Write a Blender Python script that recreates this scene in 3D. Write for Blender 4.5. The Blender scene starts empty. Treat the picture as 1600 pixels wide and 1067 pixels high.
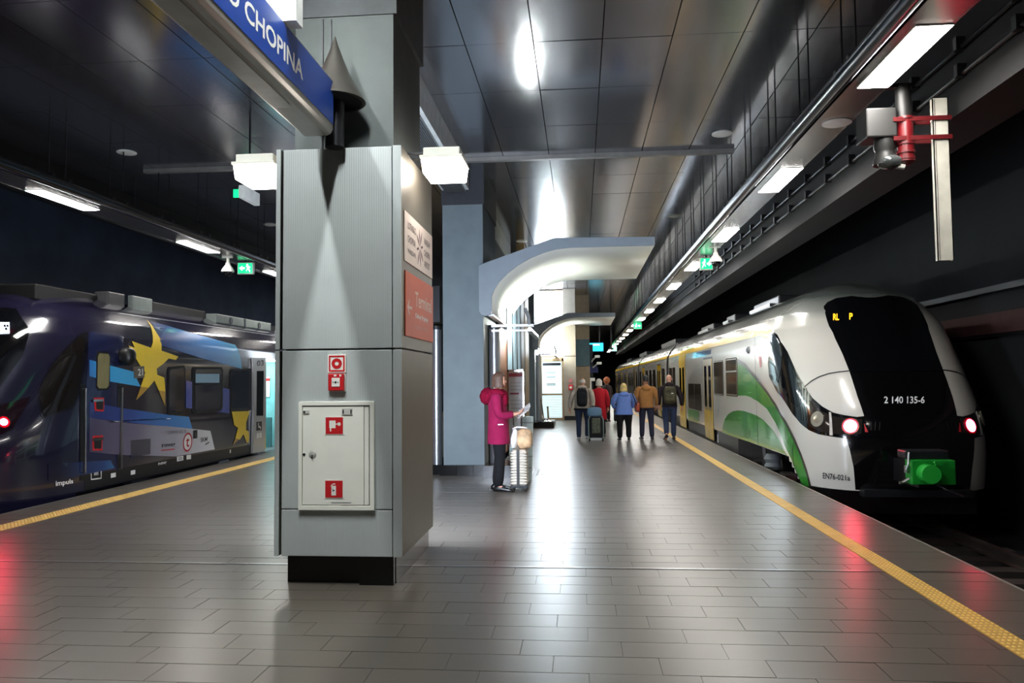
import bpy, bmesh, math, random
from mathutils import Vector, Matrix
from mathutils.geometry import delaunay_2d_cdt
PI=math.pi
random.seed(7)
SC=bpy.context.scene
COL=SC.collection
# ---------------------------------------------------------------- camera, world, exposure
cam=bpy.data.cameras.new('camera'); co=bpy.data.objects.new('camera',cam); COL.objects.link(co)
yaw=math.atan(106/1200.); pitch=math.atan(61.5/math.hypot(1200.,106)); roll=.0094
F=Vector((-math.sin(yaw)*math.cos(pitch),math.cos(yaw)*math.cos(pitch),math.sin(pitch)))
R_=F.cross(Vector((0,0,1))).normalized(); U_=R_.cross(F)
cr,sr=math.cos(roll),math.sin(roll)
R2=R_*cr-U_*sr; U2=R_*sr+U_*cr
co.matrix_world=Matrix(((R2.x,U2.x,-F.x,0),(R2.y,U2.y,-F.y,0),(R2.z,U2.z,-F.z,1.6),(0,0,0,1)))
cam.sensor_width=36; cam.lens=27; cam.clip_end=300
SC.camera=co
W=bpy.data.worlds.new('world'); SC.world=W; W.use_nodes=True
W.node_tree.nodes['Background'].inputs[0].default_value=(.35,.45,.7,1)
W.node_tree.nodes['Background'].inputs[1].default_value=.004
SC.view_settings.view_transform='Standard'; SC.view_settings.look='None'
SC.view_settings.exposure=0.0; SC.view_settings.gamma=1; SC.view_settings.use_curve_mapping=False
LAMP=70.0        # luminance of the platform tube panels
BULK=22.0        # bulkhead lamps on the column
COVE=210.0
COLL=330.0
BACK=105.0
# ---------------------------------------------------------------- materials
def lin(c):
    return tuple(((x/255)/12.92 if x/255<=.04045 else ((x/255+.055)/1.055)**2.4) for x in c)+(1,)
MATS={}
def mat(name,c,rough=.5,metal=0.,var=.12,scale=6.,bump=0.,bscale=60.,spec=.5,coat=0.,stretch=None,trans=0.,rvar=0.):
    if name in MATS: return MATS[name]
    m=bpy.data.materials.new(name); m.use_nodes=True; nt=m.node_tree; b=nt.nodes['Principled BSDF']
    b.inputs['Roughness'].default_value=rough; b.inputs['Metallic'].default_value=metal
    b.inputs['Specular IOR Level'].default_value=spec
    b.inputs['Coat Weight'].default_value=coat; b.inputs['Coat Roughness'].default_value=.06
    if trans: b.inputs['Transmission Weight'].default_value=trans
    L=lin(c)
    tc=nt.nodes.new('ShaderNodeTexCoord')
    mp=nt.nodes.new('ShaderNodeMapping')
    if stretch: mp.inputs['Scale'].default_value=stretch
    nt.links.new(tc.outputs['Object'],mp.inputs['Vector'])
    nz=nt.nodes.new('ShaderNodeTexNoise'); nz.inputs['Scale'].default_value=scale; nz.inputs['Detail'].default_value=5
    nt.links.new(mp.outputs[0],nz.inputs['Vector'])
    rp=nt.nodes.new('ShaderNodeValToRGB')
    rp.color_ramp.elements[0].position=.3; rp.color_ramp.elements[1].position=.7
    rp.color_ramp.elements[0].color=tuple(x*(1-var) for x in L[:3])+(1,)
    rp.color_ramp.elements[1].color=tuple(min(1,x*(1+var)) for x in L[:3])+(1,)
    nt.links.new(nz.outputs['Fac'],rp.inputs['Fac']); nt.links.new(rp.outputs[0],b.inputs['Base Color'])
    if rvar:
        mr=nt.nodes.new('ShaderNodeMapRange'); mr.inputs['To Min'].default_value=max(0,rough-rvar); mr.inputs['To Max'].default_value=rough+rvar
        nt.links.new(nz.outputs['Fac'],mr.inputs['Value']); nt.links.new(mr.outputs[0],b.inputs['Roughness'])
    if bump:
        n2=nt.nodes.new('ShaderNodeTexNoise'); n2.inputs['Scale'].default_value=bscale; n2.inputs['Detail'].default_value=3
        nt.links.new(mp.outputs[0],n2.inputs['Vector'])
        bp=nt.nodes.new('ShaderNodeBump'); bp.inputs['Strength'].default_value=bump; bp.inputs['Distance'].default_value=.01
        nt.links.new(n2.outputs['Fac'],bp.inputs['Height']); nt.links.new(bp.outputs[0],b.inputs['Normal'])
    MATS[name]=m; return m
def emit(name,c,strength):
    if name in MATS: return MATS[name]
    m=bpy.data.materials.new(name); m.use_nodes=True; nt=m.node_tree; b=nt.nodes['Principled BSDF']
    b.inputs['Base Color'].default_value=lin(c); b.inputs['Emission Color'].default_value=lin(c)
    b.inputs['Emission Strength'].default_value=strength
    MATS[name]=m; return m
def gradmat(name,axis,stops,rough=.25,coat=.6):
    """printed colour gradient along a world axis: stops = [(coordinate, rgb)]"""
    m=bpy.data.materials.new(name); m.use_nodes=True; nt=m.node_tree; b=nt.nodes['Principled BSDF']
    b.inputs['Roughness'].default_value=rough; b.inputs['Coat Weight'].default_value=coat
    tc=nt.nodes.new('ShaderNodeTexCoord'); sp=nt.nodes.new('ShaderNodeSeparateXYZ'); mr=nt.nodes.new('ShaderNodeMapRange')
    mr.inputs['From Min'].default_value=stops[0][0]; mr.inputs['From Max'].default_value=stops[-1][0]
    rp=nt.nodes.new('ShaderNodeValToRGB'); cr=rp.color_ramp
    lo,hi=stops[0][0],stops[-1][0]
    cr.elements[0].color=lin(stops[0][1]); cr.elements[1].color=lin(stops[-1][1])
    for s,c in stops[1:-1]:
        e=cr.elements.new((s-lo)/(hi-lo)); e.color=lin(c)
    nt.links.new(tc.outputs['Object'],sp.inputs[0]); nt.links.new(sp.outputs[axis],mr.inputs['Value'])
    nt.links.new(mr.outputs[0],rp.inputs['Fac']); nt.links.new(rp.outputs[0],b.inputs['Base Color'])
    MATS[name]=m; return m
def tilemat(name,c,rough,metal,spec,per_object=True,vari=.18,stretch=(1,1,1),scale=3.,bump=.0,rv=.08,aniso=0.):
    m=bpy.data.materials.new(name); m.use_nodes=True; nt=m.node_tree; b=nt.nodes['Principled BSDF']
    b.inputs['Metallic'].default_value=metal; b.inputs['Specular IOR Level'].default_value=spec
    geo=nt.nodes.new('ShaderNodeNewGeometry'); oi=nt.nodes.new('ShaderNodeObjectInfo')
    src=oi.outputs['Random'] if per_object else geo.outputs['Random Per Island']
    mp=nt.nodes.new('ShaderNodeMapping'); mp.inputs['Scale'].default_value=stretch
    nt.links.new(geo.outputs['Position'],mp.inputs['Vector'])
    nz=nt.nodes.new('ShaderNodeTexNoise'); nz.inputs['Scale'].default_value=scale; nz.inputs['Detail'].default_value=6
    nt.links.new(mp.outputs[0],nz.inputs['Vector'])
    ad=nt.nodes.new('ShaderNodeMath'); ad.operation='ADD'
    ml=nt.nodes.new('ShaderNodeMath'); ml.operation='MULTIPLY'; ml.inputs[1].default_value=.5
    nt.links.new(src,ml.inputs[0]); nt.links.new(ml.outputs[0],ad.inputs[0])
    m2=nt.nodes.new('ShaderNodeMath'); m2.operation='MULTIPLY'; m2.inputs[1].default_value=.5
    nt.links.new(nz.outputs['Fac'],m2.inputs[0]); nt.links.new(m2.outputs[0],ad.inputs[1])
    rp=nt.nodes.new('ShaderNodeValToRGB'); L=lin(c)
    rp.color_ramp.elements[0].color=tuple(x*(1-vari) for x in L[:3])+(1,); rp.color_ramp.elements[1].color=tuple(x*(1+vari) for x in L[:3])+(1,)
    nt.links.new(ad.outputs[0],rp.inputs['Fac']); nt.links.new(rp.outputs[0],b.inputs['Base Color'])
    mr=nt.nodes.new('ShaderNodeMapRange'); mr.inputs['To Min'].default_value=rough-rv; mr.inputs['To Max'].default_value=rough+rv
    nt.links.new(nz.outputs['Fac'],mr.inputs['Value']); nt.links.new(mr.outputs[0],b.inputs['Roughness'])
    if bump:
        bp=nt.nodes.new('ShaderNodeBump'); bp.inputs['Strength'].default_value=bump; bp.inputs['Distance'].default_value=.004
        nt.links.new(nz.outputs['Fac'],bp.inputs['Height']); nt.links.new(bp.outputs[0],b.inputs['Normal'])
    MATS[name]=m; return m
# ---------------------------------------------------------------- mesh builder
class MB:
    def __init__(s,T=None): s.v=[]; s.f=[]; s.m=[]; s.T=T
    def add(s,vs,fs,mi=0):
        o=len(s.v)
        for p in vs:
            p=Vector(p); s.v.append(s.T@p if s.T else p)
        for f in fs: s.f.append([o+i for i in f]); s.m.append(mi)
        return s
    def box(s,x0,x1,y0,y1,z0,z1,mi=0):
        return s.add([(x0,y0,z0),(x1,y0,z0),(x1,y1,z0),(x0,y1,z0),(x0,y0,z1),(x1,y0,z1),(x1,y1,z1),(x0,y1,z1)],
            [(0,3,2,1),(4,5,6,7),(0,1,5,4),(1,2,6,5),(2,3,7,6),(3,0,4,7)],mi)
    def loft(s,rings,cap=True,closed=True,mi=0):
        n=len(rings[0]); vs=[p for r in rings for p in r]; fs=[]
        for i in range(len(rings)-1):
            for j in range(n if closed else n-1):
                a=i*n+j; b=i*n+(j+1)%n
                fs.append((a,b,b+n,a+n))
        if cap and closed:
            fs.append(tuple(range(n-1,-1,-1))); k=(len(rings)-1)*n; fs.append(tuple(range(k,k+n)))
        return s.add(vs,fs,mi)
    def tube(s,path,r,n=8,mi=0,cap=True,ry=None):
        P=[Vector(p) for p in path]; rings=[]
        rr=r if isinstance(r,(list,tuple)) else [r]*len(P)
        prev=None
        for i,p in enumerate(P):
            d=(P[min(i+1,len(P)-1)]-P[max(i-1,0)]).normalized()
            if prev is None:
                a=d.cross(Vector((0,0,1)))
                if a.length<.1: a=d.cross(Vector((0,1,0)))
                a.normalize()
            else:
                a=prev-d*prev.dot(d); a.normalize()
            b=d.cross(a); prev=a
            rings.append([p+(a*math.cos(2*PI*k/n)+b*math.sin(2*PI*k/n)*(ry or 1))*rr[i] for k in range(n)])
        return s.loft(rings,cap,True,mi)
    def cyl(s,p0,p1,r,n=12,mi=0,r1=None): return s.tube([p0,p1],[r,r if r1 is None else r1],n,mi)
    def lathe(s,prof,c,n=16,mi=0,axis='z'):
        rings=[]
        for r,z in prof:
            ring=[]
            for k in range(n):
                t=2*PI*k/n; a,b=max(r,1e-4)*math.cos(t),max(r,1e-4)*math.sin(t)
                ring.append({'z':(c[0]+a,c[1]+b,c[2]+z),'y':(c[0]+a,c[1]+z,c[2]-b),'x':(c[0]+z,c[1]+a,c[2]+b)}[axis])
            rings.append(ring)
        return s.loft(rings,True,True,mi)
    def prism(s,poly,fn,h0,h1,mi=0):
        """poly of 2-D points swept between heights h0,h1; fn(u,v,h)->point"""
        n=len(poly); vs=[fn(u,v,h0) for u,v in poly]+[fn(u,v,h1) for u,v in poly]
        fs=[tuple(range(n-1,-1,-1)),tuple(range(n,2*n))]+[(i,(i+1)%n,n+(i+1)%n,n+i) for i in range(n)]
        return s.add(vs,fs,mi)
    def ell(s,c,r,n=14,m=9,e=1.,keep=None,noise=0.,mi=0):
        """ellipsoid / superellipsoid; keep(dir)->bool trims faces"""
        sg=lambda x,p: math.copysign(abs(x)**p,x)
        rnd=random.Random(int(abs(c[0]*1000+c[2]*77))+n)
        vs=[];fs=[]
        for i in range(m+1):
            ph=-PI/2+PI*i/m
            for j in range(n):
                th=2*PI*j/n
                d=(sg(math.cos(ph),e)*sg(math.cos(th),e),sg(math.cos(ph),e)*sg(math.sin(th),e),sg(math.sin(ph),e))
                k=1+(rnd.random()-.5)*noise
                vs.append((c[0]+r[0]*d[0]*k,c[1]+r[1]*d[1]*k,c[2]+r[2]*d[2]*k))
        for i in range(m):
            for j in range(n):
                q=(i*n+j,i*n+(j+1)%n,(i+1)*n+(j+1)%n,(i+1)*n+j)
                if keep:
                    cx=[sum((vs[k][t]-c[t])/r[t] for k in q)/4 for t in range(3)]
                    if not keep(cx): continue
                fs.append(q)
        return s.add(vs,fs,mi)
    def build(s,name,mats,parent=None,smooth=False,bevel=0.,sub=0,kind=None,recalc=True):
        me=bpy.data.meshes.new(name); me.from_pydata([tuple(p) for p in s.v],[],s.f)
        for m in (mats if isinstance(mats,(list,tuple)) else [mats]): me.materials.append(m)
        if any(s.m): me.polygons.foreach_set('material_index',s.m)
        if recalc:
            bm=bmesh.new(); bm.from_mesh(me); bmesh.ops.remove_doubles(bm,verts=bm.verts,dist=1e-5)
            bmesh.ops.recalc_face_normals(bm,faces=bm.faces); bm.to_mesh(me); bm.free()
        if smooth:
            me.polygons.foreach_set('use_smooth',[True]*len(me.polygons))
            if smooth!='all': me.set_sharp_from_angle(angle=math.radians(40))
        o=bpy.data.objects.new(name,me); COL.objects.link(o)
        if parent: par(o,parent)
        if bevel:
            b=o.modifiers.new('b','BEVEL'); b.width=bevel; b.segments=2; b.limit_method='ANGLE'
        if sub:
            b=o.modifiers.new('s','SUBSURF'); b.levels=sub; b.render_levels=sub
        if kind: o['kind']=kind
        return o
LOC={}
def par(o,p):
    o.parent=p; l=LOC.get(p.name,Vector((0,0,0))); o.matrix_parent_inverse=Matrix.Translation(-l)
def thing(name,label,cat,loc,group=None):
    o=bpy.data.objects.new(name,None); COL.objects.link(o); o.location=loc; o.empty_display_size=.2
    LOC[o.name]=Vector(loc); o['label']=label; o['category']=cat
    if group:o['group']=group
    return o
def tag(o,label,cat,group=None):
    o['label']=label;o['category']=cat
    if group:o['group']=group
    return o
def struct(o): o['kind']='structure'; return o
def dup(root,delta,label=None,skip=()):
    r=root.copy(); COL.objects.link(r); r.location=Vector(root.location)+Vector(delta)
    if label: r['label']=label
    for ch in list(root.children):
        c=ch.copy(); COL.objects.link(c); c.parent=r
        for g in ch.children:
            d=g.copy(); COL.objects.link(d); d.parent=c
    return r
# ---------------------------------------------------------------- lettering (flat print, from the built-in font)
TEXTS=['LOTNISKO CHOPINA','LOTNISKO','CHOPINA','W WARSZAWIE','WARSAW','CHOPIN','AIRPORT','Terminal','Odloty Przyloty','Departures Arrivals',
 '2 140 135-6','EN76-021a','RL','P','newag','SKM','SKMWA 601 B','t','impuls','03','21','C','i','WC','1','2','3','SOS','pl']
GLY={}
def _glyphs():
    obs=[]
    for s in TEXTS:
        cu=bpy.data.curves.new('t','FONT'); cu.body=s; cu.resolution_u=3; cu.offset=.018
        o=bpy.data.objects.new('t',cu); COL.objects.link(o); obs.append((s,o))
    dg=bpy.context.evaluated_depsgraph_get()
    for s,o in obs:
        me=bpy.data.meshes.new_from_object(o.evaluated_get(dg))
        vs=[(v.co.x,v.co.y) for v in me.vertices]; fs=[tuple(p.vertices) for p in me.polygons]
        x0=min(v[0] for v in vs);x1=max(v[0] for v in vs);y0=min(v[1] for v in vs);y1=max(v[1] for v in vs)
        GLY[s]=([((x-x0)/(x1-x0),(y-y0)/(y1-y0)) for x,y in vs],fs)
        bpy.data.meshes.remove(me)
    for s,o in obs:
        cu=o.data; bpy.data.objects.remove(o); bpy.data.curves.remove(cu)
_glyphs()
def text(s,fn,m,parent=None,name='lettering'):
    vs,fs=GLY[s]; b=MB(); b.add([fn(u,v) for u,v in vs],fs)
    return b.build(name,m,parent,recalc=False)
def plane(o,du,dv):
    o,du,dv=Vector(o),Vector(du),Vector(dv)
    return lambda u,v:o+du*u+dv*v
# ---------------------------------------------------------------- shared materials
M_black=mat('black paint',(14,14,16),.45)
M_dark=mat('dark grey metal',(45,46,50),.4,.6)
M_steel=mat('brushed steel',(170,172,175),.28,1.,stretch=(1,1,.05),scale=30)
M_chrome=mat('chrome',(210,210,212),.12,1.)
M_white=mat('white enamel',(226,228,222),.35)
M_cream=mat('cream enamel',(238,238,228),.35,var=.03)
M_red=mat('sign red',(196,32,38),.4,var=.05)
M_signw=mat('sign white',(238,236,228),.45,var=.03)
M_grey=mat('grey paint',(120,124,128),.4)
M_glassd=mat('dark tinted glass',(10,11,14),.06,spec=.6,var=.05)
M_rubber=mat('black rubber',(18,18,20),.6)
M_conc=mat('smooth concrete',(102,109,108),.7,var=.1,scale=4,bump=.08)
M_dconc=mat('dark tunnel concrete',(27,30,34),.85,var=.25,scale=1.2,bump=.2,bscale=14)
M_tubelamp=emit('lit tube panel',(255,250,244),LAMP)
M_bulk=emit('lit bulkhead diffuser',(255,246,236),BULK)
M_green=emit('lit green sign',(20,205,130),1.6)
M_gwhite=emit('lit pictogram',(230,255,240),2.2)
# ================================================================ SETTING: floor, tracks, tunnel
XL,XR=-7.19,3.26
floor=struct(MB().box(XL,XR,-8,80,-.99,-.005).build('floor',mat('mortar bed',(84,79,74),.7)))
M_tile=tilemat('floor tile',(90,84,77),.31,0,.55,True,.14,(.6,5,1),3.,.012,.035)
M_tile2=tilemat('floor tile far',(90,84,77),.31,0,.55,False,.14,(.6,5,1),3.,.012,.035)
def tile_mesh(x0,x1):
    b=MB(); w=(x1-x0)/2-.0012
    b.add([(-w,-.1284,-.012),(w,-.1284,-.012),(w,.1284,-.012),(-w,.1284,-.012),(-w+.0012,-.1272,0),(w-.0012,-.1272,0),(w-.0012,.1272,0),(-w+.0012,.1272,0)],
      [(4,5,6,7),(0,1,5,4),(1,2,6,5),(2,3,7,6),(3,0,4,7)])
    return b
_tm={}
rest=MB(); ntile=0
for k in range(-30,230):
    y=3.13+.26*k
    off=(k%3)*.2
    for (a,b_) in ((XL,-6.655),(-6.375,2.475),(2.655,XR)):
        x=a-off if a==-6.375 else a
        while x<b_-.01:
            x0=max(x,a);x1=min(x+.6,b_)
            x+=.6
            if x1-x0<.02: continue
            cx=(x0+x1)/2
            vis=3.2<y<8.2 and -.80*y-.2<cx<.62*y+.2
            j=random.uniform(-.0012,.0004)
            if vis and ntile<300:
                ntile+=1
                key=round(x1-x0,3)
                if key not in _tm:
                    o=tile_mesh(0,key).build('floor_tile',M_tile,floor); _tm[key]=o.data; 
                else:
                    o=bpy.data.objects.new('floor_tile',_tm[key]); COL.objects.link(o); par(o,floor)
                o.location=(cx,y,j); o.rotation_euler=(random.uniform(-.0015,.0015),random.uniform(-.001,.001),0)
            else:
                w=(x1-x0)/2-.0012
                rest.add([(cx-w,y-.1284,-.012),(cx+w,y-.1284,-.012),(cx+w,y+.1284,-.012),(cx-w,y+.1284,-.012),(cx-w,y-.1276,j),(cx+w,y-.1276,j),(cx+w,y+.1276,j),(cx-w,y+.1276,j)],
                 [(4,5,6,7),(0,1,5,4),(1,2,6,5),(2,3,7,6),(3,0,4,7)])
rest.build('floor_tiles',M_tile2,floor,kind='stuff',recalc=False)
# expansion joint, platform edges
MB().box(XL,-6.66,6.655,6.69,-.01,.003).box(-6.37,2.47,6.655,6.69,-.01,.003).box(2.66,XR,6.655,6.69,-.01,.003).build('expansion_joint_strip',M_steel,floor)
MB().box(XR,XR+.03,-8,80,-.03,.001).build('edge_trim',mat('edge trim',(150,146,138),.4,.5),floor)
MB().box(XL-.03,XL,-8,80,-.03,.001).build('edge_trim',MATS['edge trim'],floor)
# tactile strips: yellow base and raised studs
M_yel=mat('tactile yellow',(196,152,72),.45,var=.1)
M_yel2=mat('tactile stud',(232,196,112),.35,var=.08)
for (x0,x1,n) in ((-6.65,-6.38,6),(2.48,2.65,5)):
    MB().box(x0,x1,-2,75,-.012,.002).build('tactile_strip',M_yel,floor)
    b=MB(); y=3.
    while y<24:
        for i in range(n):
            x=x0+(x1-x0)*(i+.5)/n; r=.011 if n==5 else .017
            b.add([(x+r*math.cos(t*PI/3),y+r*math.sin(t*PI/3)*1.2,.002) for t in range(6)]+[(x+.7*r*math.cos(t*PI/3),y+.7*r*math.sin(t*PI/3)*1.2,.0065) for t in range(6)],
               [(0,1,7,6),(1,2,8,7),(2,3,9,8),(3,4,10,9),(4,5,11,10),(5,0,6,11),(6,7,8,9,10,11)])
        y+=.055
    b.build('tactile_studs',M_yel2,floor,kind='stuff',recalc=False)
# stair-head tactile bars beside the far column
for i in range(4):
    MB().box(-.86+i*.09,-.83+i*.09,13.1,14.0,0,.004).build('tactile_bar',mat('pale tactile bar',(215,220,222),.4),floor)
# track beds with rails and sleepers
bed=struct(MB().box(XR+.02,7.2,-8,85,-1.25,-1.0).box(-12.4,XL-.02,-8,85,-1.25,-1.0).build('trackbed',mat('ballast concrete',(44,42,42),.9,var=.3,scale=9,bump=.4,bscale=30)))
M_rail=mat('worn rail steel',(120,110,104),.35,.8)
RAILP=[(-.035,0),(.035,0),(.035,.04),(.01,.055),(.01,.12),(.075,.135),(.075,.15),(-.075,.15)]
RAILP=[(-.07,-.15),(.07,-.15),(.07,-.135),(.012,-.12),(.012,-.045),(.036,-.035),(.036,0),(-.036,0),(-.036,-.035),(-.012,-.045),(-.012,-.12),(-.07,-.135)]
for cx in (4.8,-8.75):
    for s in (-1,1):
        MB().prism(RAILP,lambda u,v,h:(cx+s*.76+u,h,-.7+v),-8,85).build('rail',M_rail,bed)
sl=None
for i in range(34):
    for cx in ((4.8,-8.75) if i<14 else (4.8,)):
        o=MB().box(cx-1.25,cx+1.25,-.13,.13,-1.02,-.85).build('sleeper',mat('sleeper concrete',(58,52,50),.85),bed) if sl is None else bpy.data.objects.new('sleeper',sl)
        if sl is None: sl=o.data; sx=cx
        else: COL.objects.link(o); par(o,bed)
        o.location=(cx-sx,2+.6*i,0)
# tunnel shell
wr=struct(MB().box(7.05,7.4,-8,86,-1.25,6.5).build('wall_right',M_dconc))
MB().box(6.97,7.06,-8,86,2.32,2.67).build('wall_band',mat('dull red wall band',(62,34,34),.7),wr)
MB().box(6.93,7.06,-8,86,3.02,3.12).build('cable_tray',M_black,wr)
MB().box(6.96,7.06,-8,86,2.27,2.31).build('cable_tray',M_black,wr)
wl=struct(MB().box(-12.6,-12.2,-8,86,-1.25,6.5).build('wall_left',mat('blue-grey tunnel concrete',(58,66,84),.85,var=.25,scale=1.2,bump=.2,bscale=14)))
MB().box(-12.2,-12.1,-8,86,3.6,3.75).build('cable_tray',M_black,wl)
roof=struct(MB().box(-12.6,7.4,-8,86,6.5,6.8).build('ceiling_slab',M_dconc))
struct(MB().box(-12.6,7.4,85,86,-1.25,6.5).build('wall_back',mat('tunnel end',(20,20,24),.9)))
struct(MB().box(-12.6,7.4,-8.4,-8,-1.25,6.5).build('wall_front',mat('hall wall',(92,92,92),.7)))
eb=struct(MB().box(3.55,4.1,-8,85,4.05,6.5).build('edge_beam_right',mat('edge beam concrete',(26,25,26),.8,var=.2,scale=2)))
struct(MB().box(-8.95,-8.75,-8,85,4.75,6.5).build('edge_beam_left',MATS['edge beam concrete']))
# two conduits with clips on the edge beam
for z in (4.62,4.37):
    cd=tag(MB().cyl((3.52,-2,z),(3.52,84,z),.022,8).build('cable_conduit',M_black),
      'black cable conduit clipped along the dark beam beside the light tray, '+('upper' if z>4.5 else 'lower')+' of the pair','conduit','conduits along the edge beam')
    y=4.4
    while y<24:
        MB().box(3.47,3.56,y-.035,y+.035,z-.03,z+.09).build('clip',M_black,cd); y+=.95

# overhead conductor rails with droppers
for cx,lab in ((4.8,'right'),(-8.75,'left')):
    t=thing('conductor_rail','dark overhead conductor rail with arms above the '+lab+' track','conductor rail',(cx,20,4.7))
    MB().box(cx-.05,cx+.05,-6,84,4.62,4.72).build('rail_bar',M_black,t)
    for y in (3.,14.3,25.,36.,47.):
        dp_=MB().box(cx-.09,cx+.09,y-.09,y+.09,5.35,6.5).build('drop_post',M_dark,t)
        MB().tube([(cx,y,5.5),(cx-.35,y,5.2),(cx-.3,y,4.85),(cx,y,4.72)],.035,8).tube([(cx,y,5.4),(cx,y,4.72)],.03,8).build('arm',M_black,dp_)
        MB().lathe([(.04,-.14),(.08,-.1),(.05,-.06),(.08,-.02),(.05,.02),(.08,.06),(.04,.1)],(cx-.34,y,5.02),12).build('insulator',mat('insulator brown',(40,26,22),.3),dp_)
# ================================================================ CEILING
M_ceil=tilemat('ceiling panel metal',(168,170,176),.165,.92,.5,True,.07,(6,.3,1),2.5,0,.03)
M_ceil2=tilemat('ceiling panel metal far',(168,170,176),.165,.92,.5,False,.07,(6,.3,1),2.5,0,.03)
ceil=struct(MB().box(-8.75,3.55,-8,84,5.312,5.36).build('ceiling',mat('ceiling void',(8,8,9),.9)))
pm=None; rest=MB(); np_=0
for r in range(-9,57):
    y0=8.2+1.4*r
    for c in range(-10,6):
        x0=-1.21+.75*c
        cx,cy=x0+.375,y0+.7
        if -2.3<cx<-1.6 and ((5.9<cy<7.3) or (13<cy<15.2)): continue
        far=cy>30 or cy<6.8 or cx<-.80*cy-.6
        z=5.29+random.uniform(-.001,.001)
        if not far and np_<300:
            np_+=1
            if pm is None:
                o=MB().box(-.369,.369,-.694,.694,0,.02).build('ceiling_panel',M_ceil,ceil,bevel=0); pm=o.data
            else:
                o=bpy.data.objects.new('ceiling_panel',pm); COL.objects.link(o); par(o,ceil)
            o.location=(cx,cy,z); o.rotation_euler=(random.uniform(-.0035,.0035),random.uniform(-.004,.004),0)
        else: rest.box(cx-.369,cx+.369,cy-.694,cy+.694,z,z+.02)
rest.build('ceiling_panels',M_ceil2,ceil,kind='stuff',recalc=False)
# cross duct
tag(MB().box(-7.42,2.51,12.40,12.50,5.22,5.289).build('cable_duct',mat('duct grey',(150,148,144),.4,.4)),
  'grey flat duct crossing the metal ceiling in front of the second column','duct')
for (y0,y1) in ((7.45,13.0),(15.1,21.0)):
    bk=struct(MB().box(-2.34,-1.87,y0,y1,4.9,5.30).build('beam_bulkhead',mat('pale fascia',(214,220,220),.5)))
    MB().box(-2.28,-1.93,y0,y1,4.865,4.905).build('soffit_grille',M_grey,bk)
    for i in range(12):
        MB().box(-2.27+i*.029,-2.26+i*.029,y0,y1,4.855,4.868).build('slat',M_dark,bk)
# round ceiling discs
def disc(x,y,z,label):
    o=MB().lathe([(.0,-.012),(.13,-.012),(.15,-.004),(.15,.004),(0,.004)],(x,y,z),24).build('ceiling_speaker',mat('speaker cream',(240,238,228),.5),smooth=True)
    tag(o,label,'speaker','round speakers set in the ceiling')
disc(2.18,11.65,5.285,'round cream speaker set in the metal ceiling right of the grey cross duct')
disc(2.17,17.46,5.285,'round cream speaker in the ceiling above the right green exit sign')
disc(-1.5,20.15,5.285,'round cream speaker in the ceiling over the first white arch')
disc(-7.15,11.48,5.285,'round cream speaker in the ceiling left of the station name sign')
disc(-7.16,17.2,5.285,'round cream speaker in the ceiling just left of the clad column')
disc(2.75,8.3,4.297,'round pale speaker set in the underside of the right light tray')
# ================================================================ LIGHT TRUSSES
M_tube=mat('dark tube metal',(96,98,104),.22,1.,var=.05)
M_tray=mat('tray underside',(150,148,146),.25,.85,var=.06,scale=2)
def truss(name,label,sx,xt,x0,x1,l0,l1,ystart,n,rods):
    t=thing(name,label,'light truss',((x0+x1)/2,20,4.3))
    MB().cyl((xt,-4,4.355),(xt,82,4.355),.078,20).build('tube',M_tube,t,smooth=True)
    lo,hi=min(x0,x1),max(x0,x1)
    tr=MB().box(lo,hi,-4,82,4.304,4.34).box(lo,lo+.015,-4,82,4.30,4.40).box(hi-.015,hi,-4,82,4.30,4.40).build('tray',M_tray,t)
    MB().box(xt-.02 if sx>0 else xt-.1,xt+.1 if sx>0 else xt+.02,-4,82,4.335,4.36).build('bracket_rail',M_dark,t)
    for i in range(n):
        y=ystart+4.0*i
        lp=MB().box(l0-.012,l1+.012,y-.012,y+1.262,4.296,4.31).build('lamp_frame',M_white,t)
        MB().box(l0,l1,y,y+1.25,4.2925,4.30).build('lit_panel',M_tubelamp,lp)
    for y in rods:
        rd=MB().cyl((xt+.05*sx,y,4.38),(xt+.05*sx,y,5.29),.009,6).build('hanger_rod',M_black,t)
        MB().box(xt-.03,xt+.03,y-.03,y+.03,4.42,4.47).build('rod_clamp',M_black,rd)
    return t
rd=[];y=6.95
for i in range(26): rd+= [y+1.4*i,y+1.4*i+.36]
truss('light_truss','long light truss with round dark tube, tray and lit panels along the right platform edge',1,2.44,2.52,2.90,2.62,2.89,6.05,18,rd)
rd=[]
for i in range(12): rd+=[9.7+1.36*i,9.7+1.36*i+.34]
truss('light_truss','long light truss with round dark tube and lit panels above the dark blue train',-1,-7.10,-7.20,-7.68,-7.63,-7.38,9.9,6,rd)

# ================================================================ COLUMNS
M_clad=mat('ribbed aluminium cladding',(192,199,199),.42,.2,var=.04,scale=3)
nt=M_clad.node_tree; bs=nt.nodes['Principled BSDF']
wv=nt.nodes.new('ShaderNodeTexWave'); wv.inputs['Scale'].default_value=17; wv.bands_direction='X'
bp=nt.nodes.new('ShaderNodeBump'); bp.inputs['Strength'].default_value=.12; bp.inputs['Distance'].default_value=.006
tc=nt.nodes.new('ShaderNodeTexCoord'); nt.links.new(tc.outputs['Object'],wv.inputs['Vector'])
nt.links.new(wv.outputs['Fac'],bp.inputs['Height']); nt.links.new(bp.outputs[0],bs.inputs['Normal'])
M_side=mat('plain side cladding',(112,107,97),.42,.4,var=.03)
M_plinth=mat('black plinth stone',(13,13,15),.18,var=.2)
c1=struct(MB().box(-2.33,-1.50,6.10,7.15,.2,5.3).build('column_clad',M_conc))
struct(MB().box(-2.36,-1.47,6.09,7.18,4.64,5.3).build('column_cap',mat('column cap',(92,96,98),.7)))
MB().box(-2.37,-1.48,6.09,7.40,0,.3).build('plinth',M_plinth,c1)
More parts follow.
